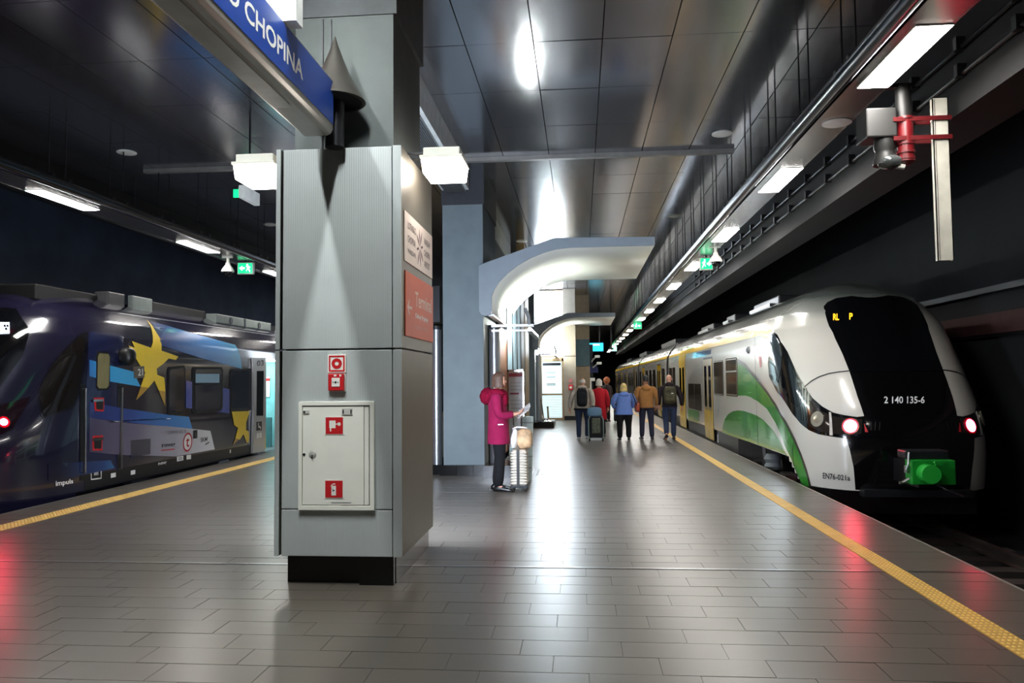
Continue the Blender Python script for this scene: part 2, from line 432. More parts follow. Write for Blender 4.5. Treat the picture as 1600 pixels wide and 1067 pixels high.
MB().box(-1.76,-1.485,6.02,6.12,0,.235).build('plinth_block',M_plinth,c1)
MB().box(-2.375,-1.475,6.05,7.2,.26,3.44).build('backing',M_black,c1)
for z0,z1 in ((.236,.597),(.605,1.855),(1.868,3.485)):
    MB().box(-2.372,-1.478,5.955,6.0,z0,z1).build('front_panel',M_clad,c1,bevel=.004)
for z0,z1 in ((.236,1.855),(1.868,3.49)):
    for (xa,xb,xc,xd) in ((-1.44,-1.402,-1.471,-1.402),(-2.43,-2.392,-2.43,-2.392)):
        sp=MB().box(xa,xb,5.965,7.225,z0,z1).build('side_panel',M_side,c1,bevel=.004)
        MB().box(xc,xd,5.95,5.967,z0,z1).build('flange',M_clad,sp,bevel=.003)
for x0,x1 in ((-2.10,-2.09),(-2.03,-2.02)):
    MB().box(x0,x1,6.085,6.1,3.5,4.62).build('cable',M_dark,c1)
# fire cabinet
cab=thing('fire_hose_cabinet','cream metal fire cabinet set in the front of the ribbed clad column','cabinet',(-1.92,5.95,.6))
x0,x1,z0,z1=-2.226,-1.614,.60,1.449
MB().box(x0,x0+.03,5.925,5.956,z0,z1).box(x1-.035,x1,5.925,5.956,z0,z1).box(x0+.03,x1-.035,5.925,5.956,z0,z0+.035).box(x0+.03,x1-.035,5.925,5.956,z1-.032,z1).build('frame',M_cream,cab,bevel=.003)
MB().box(x0+.028,x1-.033,5.95,5.957,z0+.033,z1-.03).build('shadow_gap',M_black,cab)
dr=MB().box(x0+.034,x1-.085,5.932,5.953,z0+.041,z1-.038).build('door',M_cream,cab,bevel=.002)
MB().box(x1-.081,x1-.045,5.934,5.953,z0+.041,z1-.038).build('hinge_post',M_cream,cab,bevel=.002)
MB().lathe([(0,-.004),(.024,-.004),(.03,0),(.03,.006),(0,.006)],(-2.112,5.93,1.034),18,axis='y').build('lock_dish',mat('lock grey',(176,176,170),.35),dr,smooth=True)
MB().box(-2.116,-2.108,5.918,5.93,1.005,1.03).build('latch',M_chrome,dr)
MB().lathe([(0,-.003),(.011,-.003),(.011,.003),(0,.003)],(-2.18,5.931,1.034),12,axis='y').build('keyhole',M_dark,dr)
MB().box(-2.19,-2.14,5.926,5.933,1.355,1.38).build('seal_tab',mat('seal pale',(196,196,190),.4),dr)
MB().box(-1.875,-1.79,5.926,5.933,1.345,1.395).build('seal_tab',mat('seal pale',(196,196,190),.4),dr)
for q in (-1.868,-1.805): MB().box(q,q+.01,5.924,5.927,1.352,1.385).build('seal_mark',M_dark,dr)
MB().box(-2.186,-2.17,5.924,5.927,1.36,1.376).build('seal_mark',M_dark,dr)
MB().box(-1.96,-1.80,5.9305,5.933,.655,.662).build('small_print',M_grey,dr)
def sign_plate(x0,x1,z0,z1,y,parent):
    MB().box(x0-.006,x1+.006,y-.003,y+.001,z0-.006,z1+.006).build('sign_border',M_signw,parent)
    return MB().box(x0,x1,y-.0045,y-.0025,z0,z1).build('sign_face',M_red,parent)
s=sign_plate(-2.005,-1.865,1.195,1.325,5.9315,dr)
def circ(cx,cz,r,n=20,a0=0,a1=2*PI): return [(cx+r*math.cos(a0+(a1-a0)*i/(n if a1-a0>6.2 else n-1)),cz+r*math.sin(a0+(a1-a0)*i/(n if a1-a0>6.2 else n-1))) for i in range(n)]
yf=lambda y:(lambda u,v,h:(u,y-h,v))
b=MB(); f=yf(5.9272)
b.prism([(-1.975,1.24),(-1.925,1.24),(-1.925,1.30),(-1.975,1.30)],f,0,.001).prism([(-1.97,1.215),(-1.96,1.215),(-1.96,1.24),(-1.97,1.24)],f,0,.001).prism([(-1.925,1.268),(-1.905,1.268),(-1.905,1.276),(-1.925,1.276)],f,0,.001).prism(circ(-1.897,1.272,.014),f,0,.001)
b.build('hose_pictogram',M_signw,dr)
sign_plate(-2.007,-1.867,.698,.83,5.9315,dr)
b=MB(); b.prism([(-1.957,.715),(-1.92,.715),(-1.92,.79),(-1.957,.79)],f,0,.001).prism([(-1.965,.785),(-1.958,.797),(-1.945,.808),(-1.925,.808),(-1.925,.80),(-1.945,.80),(-1.957,.783)],f,0,.001)
b.build('extinguisher_pictogram',M_signw,dr)
MB().prism([(-1.948,.745),(-1.93,.752),(-1.93,.758),(-1.938,.757),(-1.947,.768),(-1.95,.764),(-1.943,.755),(-1.95,.75)],yf(5.926),0,.001).build('pictogram_mark',mat('print navy',(20,24,60),.5),dr)
# fire alarm sign and call point
t=thing('fire_alarm_sign','square red and white ring sign high on the ribbed column above the call point','sign',(-1.92,5.95,1.68))
MB().box(-1.994,-1.846,5.94,5.956,1.676,1.822).build('plate',M_signw,t,bevel=.002)
b=MB(); y=5.938
for r in ((-1.984,-1.856,1.686,1.698),(-1.984,-1.856,1.80,1.812),(-1.984,-1.972,1.698,1.80),(-1.868,-1.856,1.698,1.80)): b.box(r[0],r[1],y,y+.0025,r[2],r[3])
b.build('red_border',M_red,t)
b=MB(); o_=circ(-1.92,1.749,.042,28); i_=circ(-1.92,1.749,.016,28)
b.add([(u,y,v) for u,v in o_]+[(u,y,v) for u,v in i_],[(i,(i+1)%28,28+(i+1)%28,28+i) for i in range(28)]); b.build('red_ring',M_red,t,recalc=False)
t=thing('call_point','red manual fire call point with white window below the ring sign','alarm',(-1.92,5.95,1.53))
MB().box(-1.99,-1.85,5.945,5.956,1.527,1.672).build('back_plate',M_signw,t)
MB().box(-1.984,-1.856,5.915,5.946,1.535,1.668).build('housing',M_red,t,bevel=.006)
MB().box(-1.953,-1.887,5.911,5.917,1.566,1.636).build('window',M_signw,t,bevel=.002)
b=MB(); f2=yf(5.9105); b.prism(circ(-1.92,1.60,.009),f2,0,.001).prism([(-1.946,1.6),(-1.936,1.607),(-1.936,1.593)],f2,0,.001).prism([(-1.894,1.6),(-1.904,1.607),(-1.904,1.593)],f2,0,.001); b.build('press_mark',M_black,t)
MB().box(-1.935,-1.915,5.912,5.916,1.646,1.66).box(-1.89,-1.875,5.912,5.916,1.646,1.66).build('flame_mark',M_signw,t)
# signs on the right face of the column
xface=lambda x:(lambda u,v,h:(x+h,u,v))
t=thing('airport_sign','white sign with dark flower logo and airport name on the column side','sign',(-1.4,6.6,2.57))
MB().box(-1.402,-1.392,6.04,7.19,2.575,2.985).build('plate',mat('sign warm white',(228,214,204),.5,var=.03),t,bevel=.002)
M_ink=mat('ink grey',(96,84,84),.5); M_ink2=mat('ink plum',(84,44,62),.5)
for s_,z,h,y0,y1 in (('LOTNISKO',2.855,.06,6.14,6.46),('CHOPINA',2.745,.06,6.14,6.44),('W WARSZAWIE',2.655,.04,6.14,6.44),('WARSAW',2.84,.06,6.80,7.08),('CHOPIN',2.735,.06,6.80,7.06),('AIRPORT',2.635,.06,6.80,7.06)):
    text(s_,plane((-1.391,y0,z),(0,y1-y0,0),(0,0,h)),M_ink,t)
b=MB()
for k in range(8):
    a=2*PI*k/8+.2; cx,cz=6.62+.085*math.cos(a),2.775+.1*math.sin(a); L_=.075 if k%2 else .055
    u=(math.cos(a),math.sin(a)*1.15); w=(-u[1],u[0])
    b.prism([(cx-u[0]*L_,cz-u[1]*L_),(cx+w[0]*.014,cz+w[1]*.014),(cx+u[0]*L_,cz+u[1]*L_),(cx-w[0]*.014,cz-w[1]*.014)],xface(-1.392),0,.0012)
b.build('flower_logo',M_ink2,t)
t=thing('terminal_sign','orange terminal direction sign with arrow below the white airport sign','sign',(-1.4,6.6,1.97))
MB().box(-1.402,-1.392,6.06,7.22,1.97,2.5).build('plate',mat('sign orange',(214,84,36),.5,var=.05),t,bevel=.002)
M_ink3=mat('faded print',(236,196,176),.5)
text('Terminal',plane((-1.391,6.42,2.24),(0,.72,0),(0,0,.13)),M_ink3,t)
text('Odloty Przyloty',plane((-1.391,6.42,2.13),(0,.55,0),(0,0,.055)),M_signw,t)
text('Departures Arrivals',plane((-1.391,6.42,2.04),(0,.55,0),(0,0,.05)),mat('faint print',(214,128,96),.5),t)
MB().prism([(6.12,2.21),(6.19,2.28),(6.205,2.265),(6.165,2.222),(6.29,2.222),(6.29,2.198),(6.165,2.198),(6.205,2.155),(6.19,2.14)],xface(-1.392),0,.0012).build('arrow',M_ink3,t)
# bulkhead lamps
for sg,xa,xb,lab in ((-1,-2.92,-2.55,'glowing white bulkhead lamp on the left side of the clad column'),(1,-1.30,-.95,'glowing white bulkhead lamp on the right side of the clad column')):
    t=thing('bulkhead_lamp',lab,'lamp',((xa+xb)/2,6.35,3.45),'bulkhead lamps on the column')
    MB().box(xa+.02,xb-.02,6.22,6.58,3.475,3.55).build('housing',M_cream,t,bevel=.01)
    MB().box(xa-.004,xb+.004,6.19,6.61,3.455,3.478).build('rim',M_cream,t,bevel=.004)
    r=lambda k,z:[(xa+k,6.2+k,z),(xb-k,6.2+k,z),(xb-k,6.6-k,z),(xa+k,6.6-k,z)]
    MB().loft([r(.004,3.455),r(.018,3.33)]).build('diffuser',M_bulk,t,bevel=.01)
    xi=-1.44 if sg>0 else -2.40; xo=xa+.03 if sg>0 else xb-.03
    MB().box(min(xi,xo),max(xi,xo),6.38,6.42,3.50,3.53).box(min(xi,xo),max(xi,xo),6.30,6.33,3.52,3.535).build('arm',M_dark,t)
t=thing('added_light_panel','tall light panel added on the unseen back face of the clad column','light panel',(-1.92,7.3,.7))  # unseen panel added to brighten the floor and column beyond
MB().box(-2.32,-1.52,7.226,7.29,.7,2.1).build('case',M_steel,t)
MB().box(-2.28,-1.56,7.285,7.296,.74,2.06).build('added_light_face',emit('added panel light',(226,238,255),BACK),t)
# station name sign
t=thing('station_name_sign','large blue station name sign with white letters hung in front of the clad column','sign',(-2,4,3.5))
prof=[(-2.09,3.5),(-1.92,3.5),(-1.89,3.515),(-1.873,3.545),(-1.872,3.93),(-2.128,3.93),(-2.127,3.545),(-2.11,3.515)]
M_bluesign=mat('sign blue',(22,66,158),.35,var=.04)
MB().prism(prof,lambda u,v,h:(u,h,v),1.6,5.69).build('casing',mat('casing grey',(150,146,140),.35,.5,var=.04),t,bevel=.006)
for x in (-1.8715,-2.1285):
    MB().box(x-.002,x+.002,1.61,5.685,3.585,3.915).build('blue_panel',M_bluesign,t)
text('LOTNISKO CHOPINA',plane((-1.8685,3.05,3.67),(0,1.98,0),(0,0,.125)),M_signw,t)
MB().prism([(-2.06,1.9),(-1.97,1.9),(-1.95,1.93),(-1.95,5.0),(-1.97,5.05),(-2.06,5.05),(-2.08,5.0),(-2.08,1.93)],lambda u,v,h:(u,v,3.5-h),0,.006).build('soffit_panel',mat('soffit panel',(176,184,182),.4),t)
for y in (2.2,4.75):
    MB().box(-2.06,-1.79 if y>3 else -1.9,y-.06,y+.06,3.93,5.29).build('hanger',mat('hanger white',(226,230,228),.4),t)
# cone horn behind the sign
t=thing('cone_cowl','grey pointed metal cone on a dark pole in front of the column shaft','horn',(-1.915,5.88,3.45))
cz=MB().lathe([(.245,0),(.24,.012),(.178,.11),(.115,.225),(.066,.35),(.028,.45),(.004,.53),(0,.53)],(-1.915,5.86,3.83),28).build('cone',mat('cone grey',(94,91,86),.35,.6),t,smooth=True)
MB().lathe([(.215,0),(.12,.03),(.11,.03)],(-1.915,5.86,3.825),28).build('cone_underside',M_black,t,smooth=True)
MB().cyl((-1.915,5.86,3.46),(-1.915,5.86,3.86),.075,18).build('pole',M_dark,t,smooth=True)
# lamps added above the frame beside the sign, to light the column front
for x,lab in ((-2.475,'left'),(-1.525,'right')):
    t=thing('added_ceiling_lamp','added unseen lamp in the metal ceiling beside the station sign, on its '+('track' if x<-2 else 'train')+' side','lamp',(x,3.9,5.25))
    MB().box(x-.13,x+.13,3.0,4.6,5.24,5.295).build('housing',M_white,t)
    MB().box(x-.045,x+.045,3.05,4.55,5.228,5.242).build('lit_tube',emit('added ceiling tube',(248,252,250),COLL),t)
# ================================================================ SECOND COLUMN, ARCHES, CENTRE STRUCTURE
M_bconc=mat('blue-grey concrete',(116,129,136),.6,var=.08,scale=4,bump=.06)
M_post=mat('steel post',(176,182,188),.3,.9,var=.05)
c2=struct(MB().box(-2.35,-1.645,13.08,15.0,.15,4.66).build('column_shaft',M_bconc))
MB().box(-2.37,-1.62,13.07,15.02,4.66,5.3).build('column_cap',mat('dark cap',(58,60,66),.6),c2)
for i in range(3):
    MB().box(-2.40+i*.29,-2.114+i*.29,12.98,15.0,0,.175).build('plinth',M_plinth,c2)
MB().box(-2.60,-2.41,13.1,15.0,0,.17).build('plinth',M_plinth,c2)
for x in (-2.49,-1.47):
    t=thing('steel_post','round steel post on a dark plinth at the '+('left' if x<-2 else 'right')+' front corner of the blue-grey column','post',(x,13.2,.17))
    MB().cyl((x,13.2,.17),(x,13.2,2.5),.095,24).build('shaft',M_post,t,smooth=True)
    MB().cyl((x,13.2,2.5),(x,13.2,2.56),.115,24).build('collar',M_dark,t,smooth=True)
MB().box(-2.62,-2.40,13.05,13.4,2.62,3.25).build('box_speaker',M_dark,None)
tag(bpy.data.objects['box_speaker'],'dark box on the wall above the left steel post','box')
struct(MB().box(-1.62,-1.15,12.7,13.6,0,.2).build('plinth_block',M_plinth))
# arches
AP=[(-1.70,3.57),(-.41,4.01),(1.27,3.985),(1.27,3.84),(-.15,3.835),(-.38,3.81),(-.58,3.76),(-.80,3.675),(-1.02,3.555),(-1.20,3.42),(-1.35,3.27),(-1.43,3.15),(-1.48,3.03),(-1.48,2.77),(-1.52,2.715),(-1.59,2.70),(-1.66,2.72),(-1.70,2.78)]
M_arch=mat('arch plate grey-blue',(138,150,160),.45,var=.05)
M_sheet=mat('arch inner sheet',(222,224,216),.32,.15,var=.03,scale=2)
for y0,lab in ((12.9,'white curved canopy arch with grey front plate beside the blue-grey column'),(27.5,'smaller farther white canopy arch with grey plate above the lift door')):
    t=thing('canopy_arch',lab,'arch',(-.2,y0,2.7))
    MB().prism(AP,lambda u,v,h:(u,h,v),y0,y0+.05).build('front_plate',M_arch,t,bevel=.008)
    MB().prism(AP,lambda u,v,h:(u,h,v),y0+4.25,y0+4.3).build('rear_plate',M_arch,t)
    inn=AP[3:14]
    b=MB(); n=len(inn)
    b.add([(u,y0+.05,v) for u,v in inn]+[(u,y0+4.25,v) for u,v in inn],[(i,i+1,n+i+1,n+i) for i in range(n-1)])
    o=b.build('inner_sheet',M_sheet,t,smooth=True,recalc=False); so=o.modifiers.new('s','SOLIDIFY'); so.thickness=.02
    b=MB(); n=3; b.add([(u,y0+.05,v-.01) for u,v in AP[:3]]+[(u,y0+4.25,v-.01) for u,v in AP[:3]],[(i,i+1,n+i+1,n+i) for i in range(2)]); b.build('top_cover',M_grey,t,recalc=False)
    MB().box(-1.54,-1.46,y0+.05,y0+4.25,2.70,2.74).build('gutter',M_steel,t)
    # cove tube lamp on the steel rail below the curve
    rl=MB().box(-1.50,-.78,y0+.08,y0+.16,2.515,2.56).box(-1.50,-.80,y0+.1,y0+.14,2.44,2.47).build('rail_arm',M_steel,t)
    MB().box(-.98,-.90,y0+1.5,y0+4.1,2.52,2.555).build('lamp_trough',M_steel,t)
    MB().cyl((-.94,y0+1.6,2.575),(-.94,y0+4.0,2.575),.03,10).build('cove_tube',emit('lit cove tube',(250,255,246),COVE),t)
    MB().tube([(-.85,y0+.1,2.55),(-.86,y0+.1,2.68),(-.92,y0+.12,2.83)],.03,6).build('brace',M_grey,t)
# longitudinal wall between the columns on the platform axis
sw=thing('lift_enclosure','bronze and glass wall of the lift enclosure behind the blue-grey column','enclosure',(-1.5,18,0))
M_bronze=mat('bronze panel',(168,104,62),.3,.3,var=.12,scale=2)
M_pane=emit('lit frosted glass',(140,168,182),.42)
MB().box(-1.62,-1.46,13.7,15.4,.2,2.6).build('bronze_panel',M_bronze,sw)
MB().box(-1.475,-1.455,13.72,13.76,.3,2.5).build('panel_trim',M_steel,sw)
MB().box(-1.60,-1.47,15.45,19.0,.1,3.6).build('glass_pane',M_pane,sw)
for y in (15.4,16.7,17.9,19.0): MB().box(-1.63,-1.45,y-.035,y+.035,0,3.65).build('mullion',mat('frame dark grey',(70,76,82),.4,.5),sw)
MB().box(-1.63,-1.45,19.1,20.2,0,4.6).build('frame_post',mat('post charcoal',(60,64,66),.4),sw)
MB().box(-1.66,-1.44,20.25,21.7,0,5.25).build('tan_post',mat('tan cladding',(150,128,92),.4,.3),sw)
MB().box(-1.63,-1.45,13.7,20.2,3.62,3.70).build('head_rail',M_grey,sw)
MB().box(-1.63,-1.45,13.7,21.0,0,.1).build('plinth',M_plinth,sw)
# timetable board
t=thing('timetable_board','tall white timetable board with dark red header beside the glass wall','board',(-1.25,15.3,0))
MB().box(-1.42,-1.14,15.28,15.33,.35,1.78).build('panel',mat('poster white',(176,184,190),.4),t)
MB().box(-1.42,-1.14,15.27,15.285,1.68,1.75).box(-1.40,-1.22,15.27,15.285,1.33,1.36).build('header',mat('header maroon',(120,34,50),.5),t)
for z in (1.55,1.48,1.41,1.2,1.12,1.04,.96,.88): MB().box(-1.39,-1.18,15.274,15.284,z,z+.02).build('print_line',mat('print pale grey',(150,156,162),.5),t)
MB().box(-1.44,-1.42,15.27,15.34,0,1.82).box(-1.14,-1.12,15.27,15.34,0,1.82).box(-1.44,-1.12,15.27,15.34,1.78,1.82).build('frame',M_chrome,t)
# fourth column under the second arch
c4=struct(MB().box(-2.35,-1.63,27.6,29.2,.1,5.3).build('column_far',M_bconc))
MB().box(-2.38,-1.60,27.5,29.2,0,.17).build('plinth',M_plinth,c4)
t=thing('steel_post','round steel post on a dark plinth beside the far lift door','post',(-1.47,27.3,0))
MB().cyl((-1.47,27.3,.17),(-1.47,27.3,2.5),.1,20).build('shaft',M_post,t,smooth=True)
MB().box(-1.62,-.90,25.85,27.6,0,.2).build('plinth',M_plinth,t)
# thin stand on the plinth, made up for a glassy reflection
t=thing('reflection_stand','slim stand with two rods, shaped after a reflection, on the dark plinth before the far door','stand',(-1.2,26.2,.2))
MB().lathe([(.28,0),(.28,.03),(.1,.08),(.05,.12),(0,.12)],(-1.18,26.2,.2),18).build('base',M_chrome,t,smooth=True)
MB().cyl((-1.26,26.2,.3),(-1.34,26.2,.95),.022,8).cyl((-1.10,26.2,.3),(-1.12,26.2,.72),.03,8).build('rod',M_chrome,t)
# end structure: lit glazing, glass door, pillar
es=struct(MB().box(-1.62,-.66,31.15,31.6,0,5.25).build('wall_glazed',mat('glazing frame',(150,132,110),.4,.3)))
MB().box(-1.58,-.70,31.05,31.16,2.62,5.2).build('lit_glazing',emit('daylit glazing',(235,246,255),45.0),es)
MB().box(-2.35,-1.62,29.3,31.6,2.4,5.2).build('side_glazing',emit('daylit glazing side',(235,246,255),8.0),es)
dd=struct(MB().box(-1.62,-1.54,30.95,31.1,0,2.5).box(-.74,-.66,30.95,31.1,0,2.5).box(-1.62,-.66,30.95,31.1,2.36,2.56).box(-1.55,-.74,30.97,31.08,1.0,1.07).box(-1.55,-.74,30.97,31.08,.0,.1).build('door_1',mat('door frame tan',(168,142,112),.35,.4)))
MB().box(-1.55,-.74,31.0,31.05,1.07,2.36).build('pane',emit('door glass lit',(186,206,208),1.3),dd)
MB().box(-1.55,-.74,31.0,31.05,.1,1.0).build('pane',MATS['door glass lit'],dd)
for i in range(9): MB().box(-1.54,-.75,30.985,30.998,.15+i*.095,.165+i*.095).build('slat',M_signw,dd)
MB().box(-1.50,-.78,30.96,30.985,2.2,2.3).build('door_closer',M_dark,dd)
for z in (1.9,1.72,1.45,1.4): MB().box(-1.35,-1.0,30.99,30.998,z,z+.03).build('print_line',mat('door print',(140,156,160),.5),dd)
pl=struct(MB().box(-.66,-.17,30.9,31.9,.15,5.28).build('column_end',mat('warm grey cladding',(156,146,132),.45,.2,var=.05)))
MB().box(-.64,-.2,30.88,31.9,0,.17).build('plinth',M_plinth,pl)
MB().box(-.66,-.17,30.885,30.9,2.55,2.58).build('joint',M_black,pl)
pb=struct(MB().box(-.17,.42,33.2,34.5,0,5.28).build('wall_end',mat('wall tan cladding',(138,122,98),.5,.2)))
MB().box(-.17,.42,33.17,33.2,2.2,3.35).build('teal_panel',mat('teal panel',(60,86,92),.4),pb)
MB().box(-.17,.42,33.18,33.2,1.2,1.23).build('joint',M_black,pb)
t=thing('fire_alarm_box','small red alarm box with white disc on the warm grey end pillar','alarm',(-.4,30.88,1.3))
MB().box(-.47,-.30,30.84,30.9,1.2,1.42).build('housing',M_red,t,bevel=.01)
MB().lathe([(0,-.01),(.05,-.01),(.05,.01),(0,.01)],(-.385,30.84,1.31),14,axis='y').build('disc',M_signw,t)
MB().box(-.45,-.32,30.87,30.9,1.50,1.66).build('sign_plate',mat('pale red sign',(190,120,116),.5),t)
# hanging monitor
t=thing('hanging_monitor','glowing turquoise departure monitor hung on two dark rods','monitor',(.85,40,3.0))
MB().box(.46,1.24,40,40.12,3.05,3.55).build('casing',mat('monitor navy',(20,30,70),.4),t)
MB().box(.50,1.20,39.985,40.0,3.09,3.51).build('screen',emit('lit monitor',(40,190,215),2.2),t)
MB().box(.68,1.02,39.975,39.99,3.38,3.46).build('screen_text',emit('lit monitor text',(200,240,255),2.5),t)
MB().cyl((1.0,40.06,3.55),(1.0,40.06,5.29),.04,8).build('rod',M_black,t)
t=thing('hanging_post','dark square hanger post from the ceiling right of the turquoise monitor','post',(1.62,40,3.1))
MB().box(1.58,1.66,39.9,40,3.25,5.29).build('bar',M_black,t)
MB().box(1.5,1.74,39.88,40.02,3.15,3.26).build('foot',M_black,t)
# small white camera cluster beside the far wall
for i,(x,z,l) in enumerate(((.66,2.68,'white camera on a bracket below the turquoise monitor'),(.74,2.36,'white floodlight arm left of the distant train'))):
    t=thing('bracket_camera',l,'camera',(x,36.9,z))
    MB().tube([(.56,37.02,z-.2),(x-.04,36.9,z-.1),(x+.1,36.8,z+.02)],.04,8).build('arm',M_white,t)
    MB().box(x+.04,x+.28,36.7,36.9,z-.03,z+.09).build('body',M_white,t,bevel=.02)
t=thing('information_pillar','slim dark pillar with small blue and white notices at the end wall','pillar',(.52,37,0))
MB().box(.44,.62,37,37.15,0,3.3).build('pillar_body',M_dark,t)
MB().box(.45,.85,36.95,37.0,1.95,2.25).build('notice_navy',mat('notice navy',(24,30,84),.5),t)
MB().box(.43,.70,36.94,36.99,1.55,1.70).box(.43,.53,36.94,36.99,.7,1.55).build('notice_white',M_signw,t)
# ================================================================ SIGNS AND CAMERAS ON THE TRUSSES
def exit_sign(x,y,z,w,h,label,arrow=1):
    t=thing('exit_sign',label,'sign',(x,y,z),'green exit signs')
    MB().box(x-w/2,x+w/2,y,y+.09,z-h/2,z+h/2).build('housing',M_white,t,bevel=.006)
    MB().box(x-w/2+.02,x+w/2-.02,y-.006,y+.001,z-h/2+.02,z+h/2-.02).build('lit_face',M_green,t)
    b=MB(); f=lambda u,v,hh:(x+u*w/2*arrow,y-.007-hh,z+v*h/2)
    b.prism([(.05,-.15),(.35,-.15),(.35,-.42),(.75,0),(.35,.42),(.35,.15),(.05,.15)],f,0,.002)
    b.prism([(-.6,-.7),(-.35,-.1),(-.2,-.5),(-.12,-.46),(-.28,.1),(-.1,.3),(-.2,.4),(-.5,.35),(-.7,.1),(-.62,.06),(-.48,.2),(-.68,-.66)],f,0,.002).prism(circ(-.28,.6,.13,10),f,0,.002)
    b.build('pictogram',M_gwhite,t)
    MB().box(x-.02,x+.02,y+.03,y+.06,z+h/2,z+h/2+.06).build('stem',M_dark,t)
exit_sign(2.80,17.1,4.13,.28,.27,'green exit sign under the right light tray beside a dome camera')
exit_sign(2.75,36.8,4.15,.40,.32,'second green exit sign along the right light tray')
exit_sign(2.75,63,4.10,.5,.35,'farthest tiny green exit sign along the right light tray')
exit_sign(-7.35,16.3,4.14,.36,.26,'green exit sign under the left light tray beside a dome camera',-1)
t=thing('exit_sign','thin green exit sign seen nearly edge-on under the left bulkhead lamp','sign',(-4.5,10,4.2),'green exit signs')
MB().box(-4.52,-4.44,9.8,10.3,4.08,4.25).build('housing',M_white,t,bevel=.004)
MB().box(-4.64,-4.52,9.9,9.92,4.11,4.22).box(-4.53,-4.515,9.82,10.28,4.1,4.23).build('lit_face',M_green,t)
MB().cyl((-4.48,10.05,4.25),(-4.48,10.05,5.29),.015,6).build('rod',M_dark,t)
def dome(x,y,z,label):
    t=thing('dome_camera',label,'camera',(x,y,z),'dome cameras under the light trays')
    MB().cyl((x,y,z+.18),(x,y,z+.32),.03,10).build('stem',M_cream,t,smooth=True)
    MB().box(x-.12,x+.10,y-.03,y+.03,z+.30,z+.335).build('bracket',M_cream,t)
    MB().lathe([(.13,0),(.135,.03),(.10,.09),(.055,.15),(.045,.2),(0,.2)],(x,y,z),20).build('hood',M_cream,t,smooth=True)
    MB().lathe([(0,-.1),(.05,-.088),(.085,-.05),(.098,0),(.09,.02)],(x,y,z),20).build('dome',M_glassd,t,smooth=True)
dome(2.80,15.95,3.99,'white dome camera hanging beside the right green exit sign')
dome(-7.45,15.67,3.97,'white dome camera hanging beside the left green exit sign')
# pendant with red clamp and white channel
t=thing('platform_camera_mast','white camera box and channel on a red clamped pole under the right tray','mast',(3.06,7.4,4.3))
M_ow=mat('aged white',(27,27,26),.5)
MB().cyl((3.06,7.4,4.02),(3.06,7.4,4.34),.068,18).build('white_pole',M_ow,t,smooth=True)
MB().box(2.86,3.13,7.36,7.44,4.315,4.35).build('mount_plate',M_dark,t)
rp=MB().cyl((3.07,7.4,3.62),(3.07,7.4,4.03),.072,18).build('red_pole',mat('pole red',(96,14,20),.35),t,smooth=True)
for z in (4.02,3.78,3.70,3.64): MB().cyl((3.07,7.4,z-.012),(3.07,7.4,z+.012),.082,18).build('ring',mat('dark red ring',(84,14,18),.4),rp,smooth=True)
MB().lathe([(0,-.03),(.03,-.03),(.078,0),(.078,.03),(0,.03)],(3.07,7.4,3.61),18).build('end_cap',MATS['dark red ring'],rp,smooth=True)
for z in (4.0,3.82): MB().box(2.94,3.46,7.33,7.345,z-.02,z+.02).box(2.94,3.46,7.455,7.47,z-.02,z+.02).build('clamp_bar',MATS['dark red ring'],t)
ch=MB().box(3.30,3.44,7.35,7.362,2.67,4.19).box(3.30,3.308,7.35,7.40,2.67,4.19).box(3.432,3.44,7.35,7.40,2.67,4.19).build('channel',mat('channel white',(196,194,182),.4),t)
MB().box(3.316,3.319,7.346,7.351,2.68,4.18).build('channel_fold',M_dark,ch)
MB().box(2.70,2.98,7.34,7.62,3.84,4.12).build('camera_box',M_ow,t,bevel=.015)
MB().lathe([(.09,.12),(.10,.0),(.085,-.03),(.09,-.06),(.11,-.14),(.11,-.16),(0,-.16)],(2.90,7.45,3.76),16).build('camera_housing',M_ow,t,smooth=True)
MB().ell((2.93,7.42,3.62),(.12,.1,.07)).build('lens_dome',mat('clear dome',(60,64,64),.12,spec=.8),t,smooth=True)
MB().tube([(2.98,7.4,3.58),(3.05,7.4,3.57)],.03,8).build('elbow',M_white,t)
